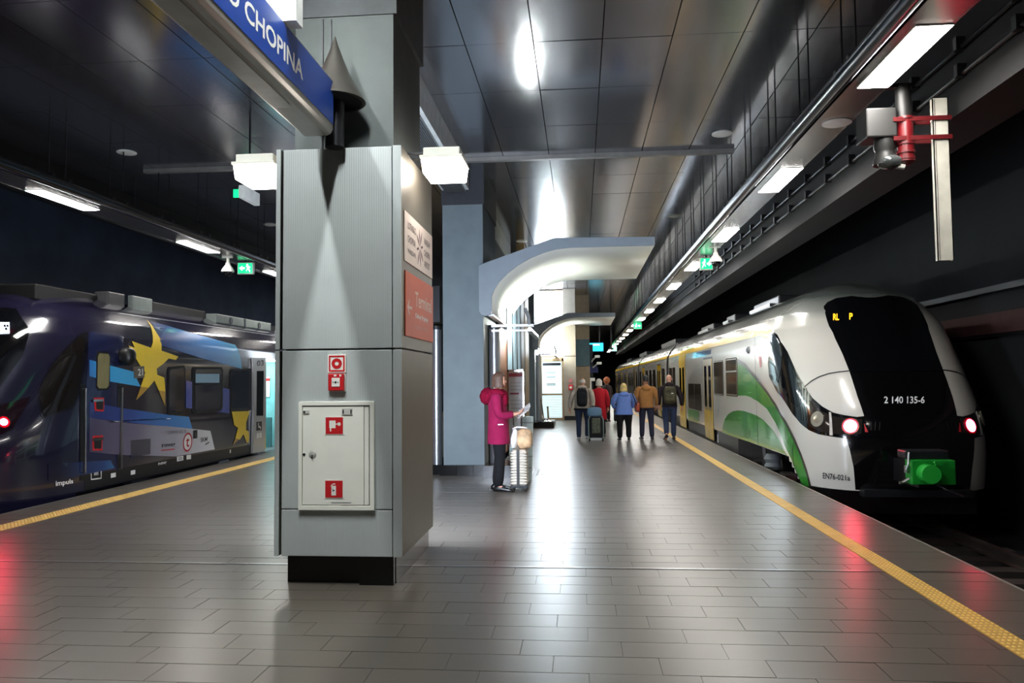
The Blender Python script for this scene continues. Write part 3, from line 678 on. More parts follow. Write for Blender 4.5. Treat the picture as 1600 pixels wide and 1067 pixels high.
# ================================================================ TRAINS
def itp(t,z):
    if z<=t[0][0]: return t[0][1]
    for (a,b),(c,d) in zip(t,t[1:]):
        if z<=c: return b+(d-b)*(z-a)/(c-a)
    return t[-1][1]
def smoothed(t,n=40,it=4):
    zs=[t[0][0]+(t[-1][0]-t[0][0])*i/n for i in range(n+1)]; v=[itp(t,z) for z in zs]
    for _ in range(it): v=[v[0]]+[(v[i-1]+2*v[i]+v[i+1])/4 for i in range(1,n)]+[v[-1]]
    return list(zip(zs,v))
class Train:
    """body surface: a<1 runs round the nose (0 = centre line), 1..2 blends to the straight side, then metres along it; z = height"""
    def __init__(s,cx,W,Y0,L,n,sg,YB): s.cx=cx;s.W=W;s.Y0=smoothed(Y0);s.L=smoothed(L);s.n=n;s.sg=sg;s.YB=YB
    def P(s,a,z):
        W=itp(s.W,z);y0=itp(s.Y0,z);L=itp(s.L,z)
        if abs(a)<1:
            ph=abs(a)*PI/2; x=W*math.sin(ph)**(2/s.n) if a else 0; y=y0+L*(1-max(0,math.cos(ph))**(2/s.n))
            if a<0:x=-x
        else:
            x=W if a>0 else -W; t=abs(a)-1; y=(y0+L)+(s.YB-y0-L)*t if t<1 else s.YB+t-1
        return Vector((s.cx-s.sg*x,y,z))
    def N(s,a,z):
        e=2e-3; p=s.P(a,z); du=s.P(a+e,z)-s.P(a-e,z); dv=s.P(a,z+e)-s.P(a,z-e)
        n=du.cross(dv)
        if n.length<1e-12: return Vector((0,-1,0))
        n.normalize()
        c=p-Vector((s.cx,max(p.y,s.YB),1.3))
        if abs(a)<1: c=p-Vector((s.cx,s.YB,1.3))
        return n if n.dot(c)>0 else -n
    def O(s,a,z,off): return s.P(a,z)+s.N(a,z)*off
ELF=Train(4.8,[(-.6,1.34),(-.05,1.40),(.4,1.42),(.9,1.42),(2.2,1.42),(2.45,1.39),(2.7,1.26),(2.95,1.02),(3.12,.75),(3.22,.48),(3.28,.2),(3.29,0.02)],
  [(-.6,11.8),(-.05,11.62),(.6,11.55),(1.05,11.65),(1.7,12.1),(2.34,12.65),(2.9,13.05),(3.1,13.25),(3.2,13.6),(3.29,14.1)],
  [(-.6,1.5),(.2,1.6),(1.7,1.75),(2.34,1.7),(2.9,1.5),(3.29,1.3)],2.7,1,15.5)
IMP=Train(-8.75,[(-.6,1.36),(0,1.40),(.9,1.43),(2.1,1.43),(2.35,1.38),(2.6,1.22),(2.85,.95),(3.05,.55),(3.1,.3),(3.12,.02)],
  [(-.6,8.6),(.3,8.5),(.8,8.55),(1.05,8.75),(1.6,9.3),(2.3,9.9),(2.8,10.4),(3.05,10.9),(3.12,11.3)],
  [(-.6,2.4),(1.0,2.3),(2.3,2.0),(3.12,1.6)],2.2,-1,13.0)
def decal(name,T,poly,m,parent,off=.004,thick=.0,mirror=False,smooth=True,step=1.):
    """polygon in (a,z) laid on the body surface, subdivided to follow it, with its own thickness"""
    if mirror: poly=[(-a,z) for a,z in poly]
    zmx=max(p[1] for p in poly)
    sa=lambda a:(.035 if abs(a)<1 else .12 if abs(a)<2 else (.2 if zmx>2.15 else .6))*step
    pts=[]
    for (a,z),(c,d) in zip(poly,poly[1:]+poly[:1]):
        n=max(1,int(max(abs(c-a)/sa((a+c)/2),abs(d-z)/(.09*step))))
        for i in range(n): pts.append((a+(c-a)*i/n,z+(d-z)*i/n))
    nb=len(pts)
    a0,a1=min(p[0] for p in pts),max(p[0] for p in pts); z0,z1=min(p[1] for p in pts),max(p[1] for p in pts)
    V=[Vector(p) for p in pts]
    a=a0
    while a<a1:
        h=sa(a); z=z0+.04
        while z<z1:
            V.append(Vector((a+h*.5,z))); z+=.09*step
        a+=h
    vs,_,fs,*_r=delaunay_2d_cdt(V,[],[list(range(nb))],1,1e-6)
    b=MB(); P=[T.O(v[0],v[1],off) for v in vs]
    F_=[tuple(f) for f in fs]
    used=sorted({i for f in F_ for i in f}); mp={u:i for i,u in enumerate(used)}
    F_=[tuple(mp[i] for i in f) for f in F_]; P=[P[u] for u in used]; A=[vs[u] for u in used]
    if thick:
        cnt={}
        for f in F_:
            for e in zip(f,f[1:]+f[:1]):
                k=tuple(sorted(e)); cnt[k]=cnt.get(k,0)+1
        n=len(P); P=P+[T.O(v[0],v[1],off-thick) for v in A]
        F_=F_+[(e[0],e[1],e[1]+n,e[0]+n) for e,c in cnt.items() if c==1]
    # orient outwards
    if F_:
        f=F_[0]; nn=(P[f[1]]-P[f[0]]).cross(P[f[2]]-P[f[0]])
        v=A[f[0]]
        if nn.dot(T.N(v[0],v[1]))<0: F_=[tuple(reversed(f)) for f in F_]
    b.add(P,F_)
    o=b.build(name,m,parent,recalc=False)
    if smooth:
        o.data.polygons.foreach_set('use_smooth',[True]*len(o.data.polygons))
        o.data.set_sharp_from_angle(angle=math.radians(35))
    return o
def stripe(name,T,path,w,m,parent,off=.003):
    """thin seam line along a path in (a,z)"""
    P=[]
    for (a,z),(c,d) in zip(path,path[1:]):
        n=max(1,int(max(abs(c-a)/.05,abs(d-z)/.1)))
        P+=[(a+(c-a)*i/n,z+(d-z)*i/n) for i in range(n)]
    P.append(path[-1]); vs=[];
    Q=[T.O(a,z,off) for a,z in P]; N=[T.N(a,z) for a,z in P]
    for i in range(len(Q)):
        d=(Q[min(i+1,len(Q)-1)]-Q[max(i-1,0)]).normalized(); s_=d.cross(N[i])*w/2
        vs+=[Q[i]+s_,Q[i]-s_]
    return MB().add(vs,[(2*i,2*i+1,2*i+3,2*i+2) for i in range(len(Q)-1)]).build(name,m,parent,recalc=False)
def quad(T,q,off=.006):
    """bilinear map of the unit square onto the surface: q = lower-left, lower-right, upper-right, upper-left in (a,z)"""
    if min(p[0] for p in q)<.2 and max(p[0] for p in q)<.6:   # round the nose tip interpolate across, not along the arc
        xs=[(T.cx-T.P(a,z).x)*T.sg for a,z in q]
        def g(u,v):
            x=(xs[0]*(1-u)+xs[1]*u)*(1-v)+(xs[3]*(1-u)+xs[2]*u)*v
            z=(q[0][1]*(1-u)+q[1][1]*u)*(1-v)+(q[3][1]*(1-u)+q[2][1]*u)*v
            a=math.copysign(math.asin(min(1,abs(x)/itp(T.W,z))**(T.n/2))*2/PI,x)
            return T.O(a,z,off)
        return g
    def f(u,v):
        a=(q[0][0]*(1-u)+q[1][0]*u)*(1-v)+(q[3][0]*(1-u)+q[2][0]*u)*v
        z=(q[0][1]*(1-u)+q[1][1]*u)*(1-v)+(q[3][1]*(1-u)+q[2][1]*u)*v
        return T.O(a,z,off)
    return f
def tq(k,D): # stored as top-left, top-right, bottom-right, bottom-left
    p=D[k]; return [p[3],p[2],p[1],p[0]]
def body(name,T,m,parent,alist,zlist,skip):
    vs=[T.P(a,z) for a in alist for z in zlist]; nz=len(zlist); fs=[]
    for i in range(len(alist)-1):
        for j in range(nz-1):
            am=(alist[i]+alist[i+1])/2; zm=(zlist[j]+zlist[j+1])/2
            if skip(am,zm): continue
            fs.append((i*nz+j,(i+1)*nz+j,(i+1)*nz+j+1,i*nz+j+1))
    return MB().add(vs,fs).build(name,m,parent,smooth='all')
def rr(y0,y1,z0,z1,r=.08,n=4):
    """rounded rectangle in (a,z)"""
    o=[]
    for cx,cz,t in ((y1-r,z1-r,0),(y0+r,z1-r,1),(y0+r,z0+r,2),(y1-r,z0+r,3)):
        for i in range(n+1):
            w=(t+i/n)*PI/2; o.append((cx+r*math.cos(w),cz+r*math.sin(w)))
    return o
frange=lambda a,b,n:[a+(b-a)*i/n for i in range(n+1)]
EP={'facel':[(0.015,2.914),(0.12,2.952),(0.263,2.923),(0.339,2.861),(0.362,2.784),(0.326,2.633),(0.278,2.331),(0.254,1.98),(0.245,1.696),(0.239,1.31),(0.227,1.032)],'cheekb':[(0.229,1.032),(0.274,1.017),(0.361,1.043),(0.438,1.074),(0.517,1.162),(0.587,1.285),(0.637,1.459),(0.692,1.71),(0.735,2.041),(0.779,2.199),(0.836,2.361),(0.881,2.404),(0.939,2.34),(0.997,2.094),(1.161,1.865),(1.21,1.634),(1.143,1.543),(0.975,1.298),(0.86,1.032),(0.768,0.885),(0.681,0.793),(0.588,0.743),(0.473,0.721),(0.362,0.708)],'skirtr':[(0.362,0.703),(0.344,0.53),(0.322,0.286),(0.311,-0.044)],'cabwin':[(0.905,2.369),(0.854,2.325),(0.805,2.156),(0.813,2.022),(0.874,1.771),(0.973,1.522),(1.081,1.565),(1.167,1.668),(1.115,1.864),(0.991,2.091),(0.942,2.282)],'cabwin2':[(0.779,2.153),(0.753,1.972),(0.701,1.658),(0.667,1.523),(0.72,1.2),(0.784,1.136),(0.847,1.212),(0.929,1.458)],'lampc':[(0.623,1.254),(0.586,1.169),(0.526,1.086),(0.443,1.024),(0.367,1.0),(0.243,0.986),(0.259,0.783),(0.36,0.759),(0.471,0.759),(0.574,0.787),(0.669,0.863)],'ventbar':[(0.67,1.503),(0.629,1.343),(0.692,0.831),(0.757,0.921)],'cheekseam':[(0.639,1.459),(0.56,1.548),(0.482,1.613),(0.397,1.661),(0.322,1.683),(0.24,1.701)],'vseam':[(2.066,2.755),(1.979,2.623),(1.948,2.533),(1.778,2.321),(1.797,1.861),(1.822,1.491),(1.851,1.012),(1.854,0.633),(1.853,0.328)],'skseam':[(0.875,0.582),(0.909,0.421),(0.902,0.218),(0.792,-0.084)],'G1':[(3.38,1.922),(2.678,1.841),(1.839,1.59),(1.404,1.31),(1.142,1.068),(0.976,0.825),(0.875,0.582),(0.797,0.369),(0.744,0.142),(0.707,-0.078),(0.794,-0.104),(0.863,0.098),(0.919,0.264),(1.06,0.587),(1.234,0.824),(1.469,1.042),(1.81,1.167),(2.153,1.226),(2.685,1.25),(3.43,1.235)],'G1b':[(3.47,2.039),(2.608,1.912),(1.807,1.658),(1.385,1.374),(1.123,1.129),(0.962,0.885),(0.859,0.636),(0.783,0.412),(0.727,0.179),(0.685,-0.072),(0.714,-0.08),(0.752,0.14),(0.805,0.367),(0.885,0.58),(0.985,0.823),(1.163,1.067),(1.429,1.309),(1.871,1.59),(2.74,1.842),(3.45,1.924)],'G2':[(5.45,0.303),(5.3,0.486),(5.03,0.646),(4.63,0.776),(4.06,0.87),(3.47,0.917),(2.909,0.926),(2.322,0.911),(1.885,0.889),(1.632,0.829),(1.332,0.685),(1.138,0.519),(0.981,0.303),(1.029,0.338),(1.525,0.333),(1.853,0.328),(3.9,0.309)],'W1':[(6.39,2.027),(5.11,2.035),(5.14,1.216),(6.31,1.209)],'W2':[(4.75,2.056),(3.5,2.056),(3.46,1.22),(4.66,1.232)],'yellowtip':[(0.899,2.462),(0.881,2.411),(0.971,2.33),(1.586,2.421),(1.752,2.42),(2.042,2.577)],'yb':[(3.91,2.544),(3.65,2.411),(6.28,2.49),(6.71,2.637)],'door1':[(8.01,2.162),(6.61,2.18),(6.56,0.032),(8.04,-0.013)],'door1w':[(7.81,1.982),(6.54,1.99),(6.55,0.789),(7.92,0.768)],'door2':[(13.51,2.515),(11.91,2.5),(11.49,0.005),(13.06,-0.03)],'disp1':[(9.4,2.37),(6.74,2.341),(6.68,2.24),(9.32,2.255)],'arch':[(11.26,0.694),(11.14,1.448),(10.54,1.709),(9.58,1.903),(8.31,2.01),(8.35,0.727)],'archw':[(11.01,1.383),(10.3,1.505),(8.55,1.51),(8.47,0.705),(11.11,0.71)],'archg':[(11.2,0.656),(8.97,0.672),(9.04,0.334),(11.29,0.289)],'bodybot':[(6.46,0.282),(8.06,0.325),(11.35,0.286),(3.9,0.309),(1.853,0.328),(1.029,0.338)],'gap':[(16.47,2.398),(16.43,1.415),(16.6,0.43)],'knob':[(2.278,2.169)],'crest':[(1.596,2.014),(1.573,1.794),(1.501,1.816),(1.415,2.006)],'num':[(0.088,1.31),(-0.059,1.305),(-0.048,1.204),(0.098,1.208)],'num2':[(0.564,0.173),(0.347,0.163),(0.347,0.084),(0.566,0.08)],'led':[(0.262,2.637),(0.217,2.633),(0.219,2.523),(0.262,2.526),(0.144,2.638),(0.122,2.636),(0.128,2.526),(0.148,2.528)],'hl':[(0.578,0.968),(0.51,0.973),(0.567,1.083)],'tl':[(0.326,0.881),(0.279,0.883),(0.319,0.983)],'rod':[(0.468,1.079),(0.453,1.075),(0.462,0.737),(0.488,0.739)],'logo':[(6.07,0.959),(5.37,0.996),(5.32,0.708),(6.11,0.687)],'mark':[(0.991,2.569)]}
IP={'cabwin':[(0.738,2.391),(0.707,2.376),(0.657,2.179),(0.633,2.031),(0.621,1.871),(0.622,1.687),(0.629,1.544),(0.653,1.419),(0.707,1.215),(0.727,1.161),(0.778,1.223),(0.835,1.296),(0.83,1.433),(0.811,1.592),(0.793,1.753),(0.77,1.92),(0.746,2.09),(0.739,2.239)],'cabblk':[(0.751,2.414),(0.704,2.391),(0.671,2.282),(0.646,2.178),(0.623,2.031),(0.612,1.87),(0.613,1.687),(0.62,1.544),(0.644,1.42),(0.702,1.199),(0.727,1.131),(0.784,1.196),(0.848,1.263),(0.843,1.423),(0.824,1.587),(0.807,1.753),(0.787,1.921),(0.768,2.092),(0.754,2.251)],'doorframe':[(0.747,2.413),(0.82,2.406),(0.897,2.399),(0.98,2.395),(0.983,2.235),(0.995,2.079),(1.055,1.925),(1.12,1.772),(1.18,1.619),(1.236,1.466),(1.287,1.313),(1.332,1.16),(1.37,1.008),(1.399,0.855),(1.419,0.702),(1.428,0.549),(1.434,0.396),(1.436,0.243),(1.325,0.25),(1.218,0.257),(1.116,0.264),(1.017,0.27),(1.015,0.409),(1.008,0.548),(0.999,0.686),(0.989,0.825),(0.971,0.963),(0.947,1.1),(0.921,1.238),(0.894,1.376),(0.867,1.514),(0.84,1.673),(0.814,1.834),(0.789,1.995),(0.767,2.132),(0.753,2.271)],'bandA':[(2.083,2.699),(2.246,2.713),(3.2,2.588),(4.97,2.426),(5.1,1.909),(3.2,2.103),(1.932,2.269),(1.935,2.458)],'bandB':[(0.8,1.976),(0.868,1.937),(0.94,1.896),(1.061,1.853),(1.314,1.808),(1.519,1.56),(1.324,1.59),(1.132,1.619),(0.982,1.647),(0.913,1.686),(0.845,1.725)],'bandC':[(2.724,1.66),(4.51,1.479),(4.52,0.971),(4.09,1.016),(2.727,1.155)],'bandD':[(0.919,1.341),(0.96,1.318),(1.099,1.271),(1.306,1.221),(1.454,1.19),(1.605,1.158),(1.757,1.124),(1.912,1.088),(2.137,1.051),(2.844,0.984),(2.993,0.748),(1.896,0.879),(1.758,0.912),(1.625,0.943),(1.494,0.973),(1.365,1.002),(1.179,1.045),(0.999,1.086),(0.962,1.113)],'panE':[(0.962,1.113),(0.999,1.086),(1.181,1.04),(1.367,0.992),(1.495,0.965),(1.625,0.938),(1.759,0.909),(1.896,0.879),(2.993,0.748),(3.71,0.665),(3.93,0.279),(2.443,0.284),(2.135,0.319),(1.925,0.352),(1.794,0.384),(1.667,0.414),(1.546,0.443),(1.43,0.471),(1.294,0.515),(1.165,0.557),(1.04,0.597),(1.019,0.769),(0.99,0.941)],'patF':[(0.822,0.513),(0.871,0.501),(0.922,0.487),(0.974,0.472),(1.053,0.455),(1.169,0.437),(1.291,0.418),(1.34,0.287),(1.231,0.28),(1.125,0.274),(1.024,0.268),(0.966,0.271),(0.918,0.273),(0.871,0.274),(0.826,0.273)],'star1':[(1.999,2.739),(1.956,2.51),(1.965,2.391),(1.911,2.183),(2.435,2.098),(2.352,2.034),(2.107,2.054),(1.797,1.868),(1.819,1.761),(1.981,1.711),(2.01,1.465),(1.872,1.494),(1.769,1.661),(1.669,1.538),(1.519,1.56),(1.554,1.798),(1.411,1.917),(1.227,2.075),(1.055,2.232),(1.213,2.2),(1.123,2.309),(1.377,2.266),(1.631,2.221),(1.753,2.413)],'leg1':[(1.519,1.56),(1.669,1.538),(1.489,1.334)],'leg2':[(1.872,1.494),(2.01,1.465),(2.006,1.211)],'star2':[(4.61,1.008),(5.5,0.985),(5.34,0.74),(5.34,0.576),(5.5,0.533),(5.52,0.292),(5.41,0.292),(5.22,0.497),(5.05,0.385),(4.83,0.435),(4.94,0.646),(4.75,0.718)],'leg3':[(4.83,0.435),(4.99,0.392),(4.73,0.294)],'dwin':[(0.832,2.094),(0.893,2.091),(0.911,2.046),(0.939,1.886),(0.965,1.726),(0.991,1.567),(0.984,1.523),(0.935,1.525),(0.915,1.57),(0.887,1.725),(0.86,1.881),(0.832,2.038)],'Wa':[(2.137,1.883),(2.626,1.915),(2.673,1.868),(2.668,1.122),(2.6,1.066),(2.158,1.062),(2.114,1.12),(2.096,1.826)],'Wb':[(3.03,1.897),(4.1,1.914),(4.17,1.863),(4.17,1.117),(4.09,1.06),(3.07,1.05),(2.999,1.097),(2.981,1.848)],'Wbh':[(3.06,1.788),(4.02,1.796),(4.02,1.614),(3.06,1.617)],'Wbl':[(3.06,1.532),(4.05,1.536),(4.03,1.096),(3.07,1.094)],'Wc':[(4.59,1.881),(5.5,1.907),(5.52,1.027),(4.61,1.048),(4.55,1.104),(4.53,1.827)],'door':[(5.58,2.151),(6.26,2.171),(6.29,0.024),(5.63,0.042)],'doorw':[(5.74,1.874),(6.12,1.879),(6.1,0.853),(5.74,0.87)],'open':[(6.28,2.141),(6.89,2.157),(6.93,0.012),(6.33,0.035)],'rail1':[(0.815,1.611),(0.845,1.61),(0.872,1.467),(0.9,1.325),(0.927,1.183),(0.953,1.041),(0.975,0.9),(0.99,0.758),(0.997,0.615),(1.0,0.473),(1.004,0.331),(1.002,0.188),(0.98,0.193),(0.98,0.335),(0.978,0.477),(0.974,0.619),(0.965,0.761),(0.948,0.903),(0.925,1.044),(0.899,1.185),(0.871,1.326),(0.843,1.468)],'rail2':[(1.058,1.687),(1.15,1.687),(1.205,1.542),(1.257,1.398),(1.303,1.254),(1.343,1.109),(1.377,0.965),(1.404,0.821),(1.42,0.677),(1.429,0.532),(1.434,0.388),(1.436,0.243),(1.38,0.246),(1.377,0.391),(1.371,0.535),(1.362,0.68),(1.343,0.824),(1.313,0.968),(1.275,1.111),(1.23,1.255),(1.177,1.399),(1.119,1.543)],'bar1':[(0.845,1.534),(0.904,1.232),(0.957,0.932),(0.984,0.631),(0.99,0.31)],'bar2':[(1.156,1.544),(1.276,1.198),(1.355,0.874),(1.389,0.548),(1.396,0.263)],'step1':[(0.932,1.406),(0.988,1.401),(1.058,1.185),(0.974,1.203)],'step2':[(1.042,0.831),(1.163,0.823),(1.185,0.588),(1.075,0.609)],'grille':[(1.528,0.69),(1.802,0.673),(1.808,0.412),(1.547,0.406)],'newag':[(1.962,0.548),(2.367,0.533),(2.374,0.452),(1.965,0.469)],'t':[(2.823,0.511),(2.976,0.499),(2.809,0.672)],'skm':[(3.3,0.556),(3.58,0.56),(3.57,0.474),(3.31,0.469)],'skmn':[(2.088,0.771),(2.732,0.758),(2.738,0.687),(2.094,0.703)],'ec':[(3.01,0.717),(3.18,0.718),(3.19,0.558),(3.02,0.559)],'newag2':[(1.927,0.233),(2.112,0.233),(2.118,0.17),(1.929,0.172)],'lab1':[(2.478,0.275),(2.705,0.271),(2.712,0.188),(2.485,0.188)],'lab2':[(2.821,0.271),(2.986,0.267),(2.994,0.182),(2.828,0.187)],'imp':[(0.859,0.257),(0.944,0.241),(0.943,0.158),(0.859,0.158)],'sq':[(1.071,0.4),(1.183,0.388),(1.185,0.167),(1.072,0.178)],'horn':[(0.997,2.046)],'box21':[(1.287,1.887),(1.46,1.902),(1.515,1.709),(1.355,1.698)],'tail':[(0.559,1.111),(0.573,1.109)],'lampc':[(0.463,1.316),(0.495,1.338),(0.531,1.374),(0.568,1.411),(0.605,1.448),(0.614,1.302),(0.614,1.185),(0.615,1.022),(0.578,0.948),(0.546,0.922),(0.522,1.052),(0.493,1.184)],'disp':[(0.204,2.483),(0.3,2.488),(0.327,2.324),(0.241,2.31)],'wsedge':[(0.444,2.16),(0.456,2.006),(0.47,1.854),(0.484,1.706),(0.488,1.554),(0.494,1.405),(0.483,1.525),(0.474,1.648),(0.466,1.772),(0.458,1.899),(0.45,2.028)],'bot':[(0.809,0.004),(0.866,0.026),(0.925,0.046),(0.968,0.138),(1.017,0.232),(1.133,0.183),(1.256,0.133),(1.384,0.08),(1.519,0.024),(1.642,0.036),(1.77,0.048),(1.902,0.061),(2.086,0.074),(2.393,0.087),(2.712,0.102),(3.05,0.117),(5.6,0.088),(5.15,0.083),(4.72,0.078),(4.31,0.074),(3.93,0.07),(3.56,0.066),(3.21,0.062),(2.877,0.058),(2.557,0.055),(2.251,0.051),(1.98,0.048),(1.847,0.045),(1.72,0.042),(1.597,0.039),(1.479,0.037),(1.366,0.034),(1.257,0.032),(1.151,0.029),(1.05,0.027),(0.98,0.025),(0.936,0.021),(0.892,0.017),(0.85,0.011)],'silledge':[(1.052,0.299),(1.174,0.281),(1.302,0.263),(1.436,0.243),(1.551,0.244),(1.671,0.245),(1.796,0.246),(1.926,0.248),(2.132,0.249),(2.435,0.251),(3.93,0.254),(3.56,0.258),(3.21,0.262),(2.868,0.266),(2.545,0.27),(2.237,0.273),(1.973,0.277),(1.841,0.28),(1.714,0.283),(1.593,0.286),(1.476,0.289),(1.364,0.292),(1.256,0.294),(1.152,0.297)],'gold':[(5.73,2.098),(6.13,2.122),(6.12,2.004),(5.74,1.983)],'wheel':[(5.74,0.732),(6.05,0.73),(6.07,0.525),(5.76,0.531)],'sqs':[(5.8,0.471),(6.07,0.459),(6.09,0.349),(5.81,0.362)],'w01':[(1.372,0.289),(1.404,0.179)],'tsh':[(0.862,2.697),(0.915,2.392)]}

# ---------------------------------------------------------------- right train, white and green
M_tw=mat('train white paint',(216,212,202),.22,0,var=.02,coat=.8)
M_tg=mat('train green',(58,142,52),.25,0,var=.05,coat=.7)
M_ty=mat('train yellow',(226,184,34),.3,0,var=.05,coat=.6)
M_tgrey=mat('train grey',(120,112,98),.3,0,var=.05,coat=.5)
M_tsk=mat('train skirt grey',(78,74,72),.45,.1,var=.1)
M_tblk=mat('train black mask',(9,9,11),.12,0,var=.05,coat=.6)
M_win=mat('train window tint',(66,58,48),.08,0,var=.2,scale=1.5,spec=.6)
M_seam=mat('seam black',(8,8,9),.6)
tr=thing('train','white and green train with a black front, standing on the right track','train',(4.8,11.5,-.7))
al=sorted(set([round(x,4) for x in frange(-1,1,110)]+frange(1,2,12)+[-1.0-i*.25 for i in range(1,5)]+[-6,-10,-16.45]+[2.6,3.4,4.5,6,8,10,12,14,16.45]))
zl=[-.06]+frange(0,.32,4)+frange(.38,2.2,26)+frange(2.24,3.29,40)
def sk(a,z):
    return z<.32 and abs(a)>.79+.19*(z+.1)/.4
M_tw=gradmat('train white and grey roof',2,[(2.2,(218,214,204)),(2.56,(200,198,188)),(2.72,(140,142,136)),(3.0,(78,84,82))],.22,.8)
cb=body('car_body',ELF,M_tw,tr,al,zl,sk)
mir=lambda p:[(-a,z) for a,z in p]
fl=EP['facel']; ck=EP['cheekb']; skr=EP['skirtr']
face=fl+ck[1:-1]+skr
face=face+[(-a,z) for a,z in reversed(face)]
face=[face[i] for i in range(len(face)) if i==0 or math.hypot(face[i][0]-face[i-1][0],face[i][1]-face[i-1][1])>.004]
decal('black_mask',ELF,face,M_tblk,cb,.004,.004)
ws=[p for p in fl if p[1]>1.5]; ws=[(a*.955,z-.01) for a,z in ws]
ws=ws+[(-a,z) for a,z in reversed(ws)]
ws=[p for i,p in enumerate(ws) if i==0 or math.hypot(p[0]-ws[i-1][0],p[1]-ws[i-1][1])>.01]
wsd=decal('windshield',ELF,ws,M_glassd,cb,.010,.006)
for mi in (False,True):
    g=(lambda p:mir(p)) if mi else (lambda p:p)
    lc=decal('lamp_cover',ELF,EP['lampc'],mat('lamp cover',(52,46,42),.08,.3,spec=.6),cb,.009,.004,mi)
    def at(k,off=.012):
        a,z=EP[k][0]; return ELF.O(-a if mi else a,z,off),ELF.N(-a if mi else a,z)
    p,n=at('hl'); 
    MB().tube([p-n*.02,p+n*.012],[.11,.12],20).tube([p+n*.005,p+n*.016],[.085,.055],20).build('headlight',mat('headlight reflector',(190,184,166),.18,.6),lc,smooth=True)
    p,n=at('tl')
    MB().tube([p-n*.02,p+n*.014],[.098,.094],24).build('tail_lamp',emit('lit tail lamp',(255,50,80),60),lc,smooth=True)
    MB().tube([p-n*.02,p+n*.009],[.125,.122],24).build('tail_lamp_ring',mat('lamp ring red',(150,16,30),.2),lc,smooth=True)
    b=EP['rod']; decal('lamp_bar',ELF,g([(x,z) for x,z in b]),mat('lamp bar white',(214,208,200),.25),lc,.016,.006)
    decal('reflector',ELF,g([(.235,.80),(.215,.80),(.235,.93)]),M_red,lc,.012,.004)
    cw=decal('cab_window',ELF,EP['cabwin'],mat('cab glass',(120,134,142),.06,.75,var=.1),cb,.010,.004,mi)
    decal('cab_quarter_window',ELF,EP['cabwin2'],M_glassd,cb,.009,.004,mi)
    for k in range(4):
        x0=.62+.028*k
        stripe('vent_bar',ELF,g([(x0+.055,.93),(x0+.04,1.2),(x0,1.44)][::1]),.012,M_dark,cb,.012)
    stripe('panel_seam',ELF,g(EP['cheekseam']),.022,M_seam,cb,.007)
    stripe('panel_seam',ELF,g(EP['vseam']+[(1.853,.32)]),.02,M_seam,cb,.009)
    stripe('panel_seam',ELF,g(EP['skseam']),.016,M_seam,cb,.008)
    decal('green_swoosh_edge',ELF,EP['G1b'],mat('swoosh edge grey',(58,54,46),.3,coat=.5),cb,.003,.0,mi)
    decal('green_swoosh',ELF,EP['G1'],M_tg,cb,.0045,.0,mi)
    decal('green_mound',ELF,EP['G2'],M_tg,cb,.0045,.0,mi)
    yt=[p for p in EP['yellowtip'] if p[0]<1.5]+[(1.5,2.41),(2.2,2.41),(2.2,2.56),(1.5,2.55)]
    decal('yellow_band',ELF,yt,M_ty,cb,.009,.0,mi)
    stripe('grille_slot',ELF,g([(.20,.83),(.19,.95)]),.012,M_dark,cb,.008); stripe('grille_slot',ELF,g([(.175,.83),(.165,.95)]),.012,M_dark,cb,.008); stripe('grille_slot',ELF,g([(.15,.83),(.14,.95)]),.012,M_dark,cb,.008)
text('2 140 135-6',quad(ELF,tq('num',EP),.016),mat('number white',(232,232,232),.4),cb,'fleet_number')
text('EN76-021a',quad(ELF,tq('num2',EP),.006),mat('number black',(22,22,24),.4),cb,'fleet_number')
L_=EP['led']; M_led=emit('lit led amber',(255,176,30),3.0)
text('RL',quad(ELF,[L_[3],L_[2],L_[1],L_[0]],.016),M_led,wsd,'destination_led'); text('P',quad(ELF,[L_[7],L_[6],L_[5],L_[4]],.016),M_led,wsd,'destination_led')
# side of the first car
def door(T,y0,y1,z0,z1,zy,cbp,m_low,m_up,wz0,wz1,frame=None):
    f=decal('door_frame',T,[(y0-.05,z0),(y1+.05,z0),(y1+.05,z1+.05),(y0-.05,z1+.05)],frame or M_seam,cbp,.006,.004)
    w=(y1-y0)/2
    for k in range(2):
        a=y0+w*k+.015; b_=y0+w*(k+1)-.015
        lf=decal('door_leaf',T,[(a,z0+.01),(b_,z0+.01),(b_,z1),(a,z1)],m_low,cbp,.014,.01)
        if m_up is not m_low: decal('leaf_top',T,[(a+.003,zy),(b_-.003,zy),(b_-.003,z1-.003),(a+.003,z1-.003)],m_up,lf,.017,.0)
        decal('door_glass',T,rr(a+.14,b_-.14,wz0,wz1,.06,3),M_glassd,lf,.020,.004)
a_=lambda y:y-13.5
door(ELF,6.62,7.95,.01,2.12,.78,cb,M_ty,mat('door beige',(150,128,84),.35,coat=.4),.86,1.95)
door(ELF,11.75,13.2,.01,2.42,.78,cb,M_ty,M_ty,.86,1.98)
w=decal('window',ELF,rr(5.08,6.35,1.20,2.04,.07),M_win,cb,.012,.008); stripe('window_frame',ELF,rr(5.1,6.33,1.22,2.02,.07)+[(6.33,1.95)],.025,M_tgrey,w,.014)
w=decal('window',ELF,rr(3.44,4.74,1.21,2.06,.07),M_win,cb,.012,.008); stripe('window_frame',ELF,rr(3.47,4.71,1.24,2.03,.07)+[(4.71,1.95)],.025,M_tgrey,w,.014)
stripe('window_bar',ELF,[(3.5,1.76),(4.7,1.76)],.04,M_tgrey,w,.014)
decal('grey_arch',ELF,EP['arch'],M_tgrey,cb,.004)
decal('window',ELF,rr(8.5,11.0,.70,1.46,.1),M_win,cb,.012,.008); stripe('window_frame',ELF,[(9.75,.72),(9.75,1.44)],.04,M_seam,cb,.014)
decal('green_panel',ELF,EP['archg'],M_tg,cb,.0045)
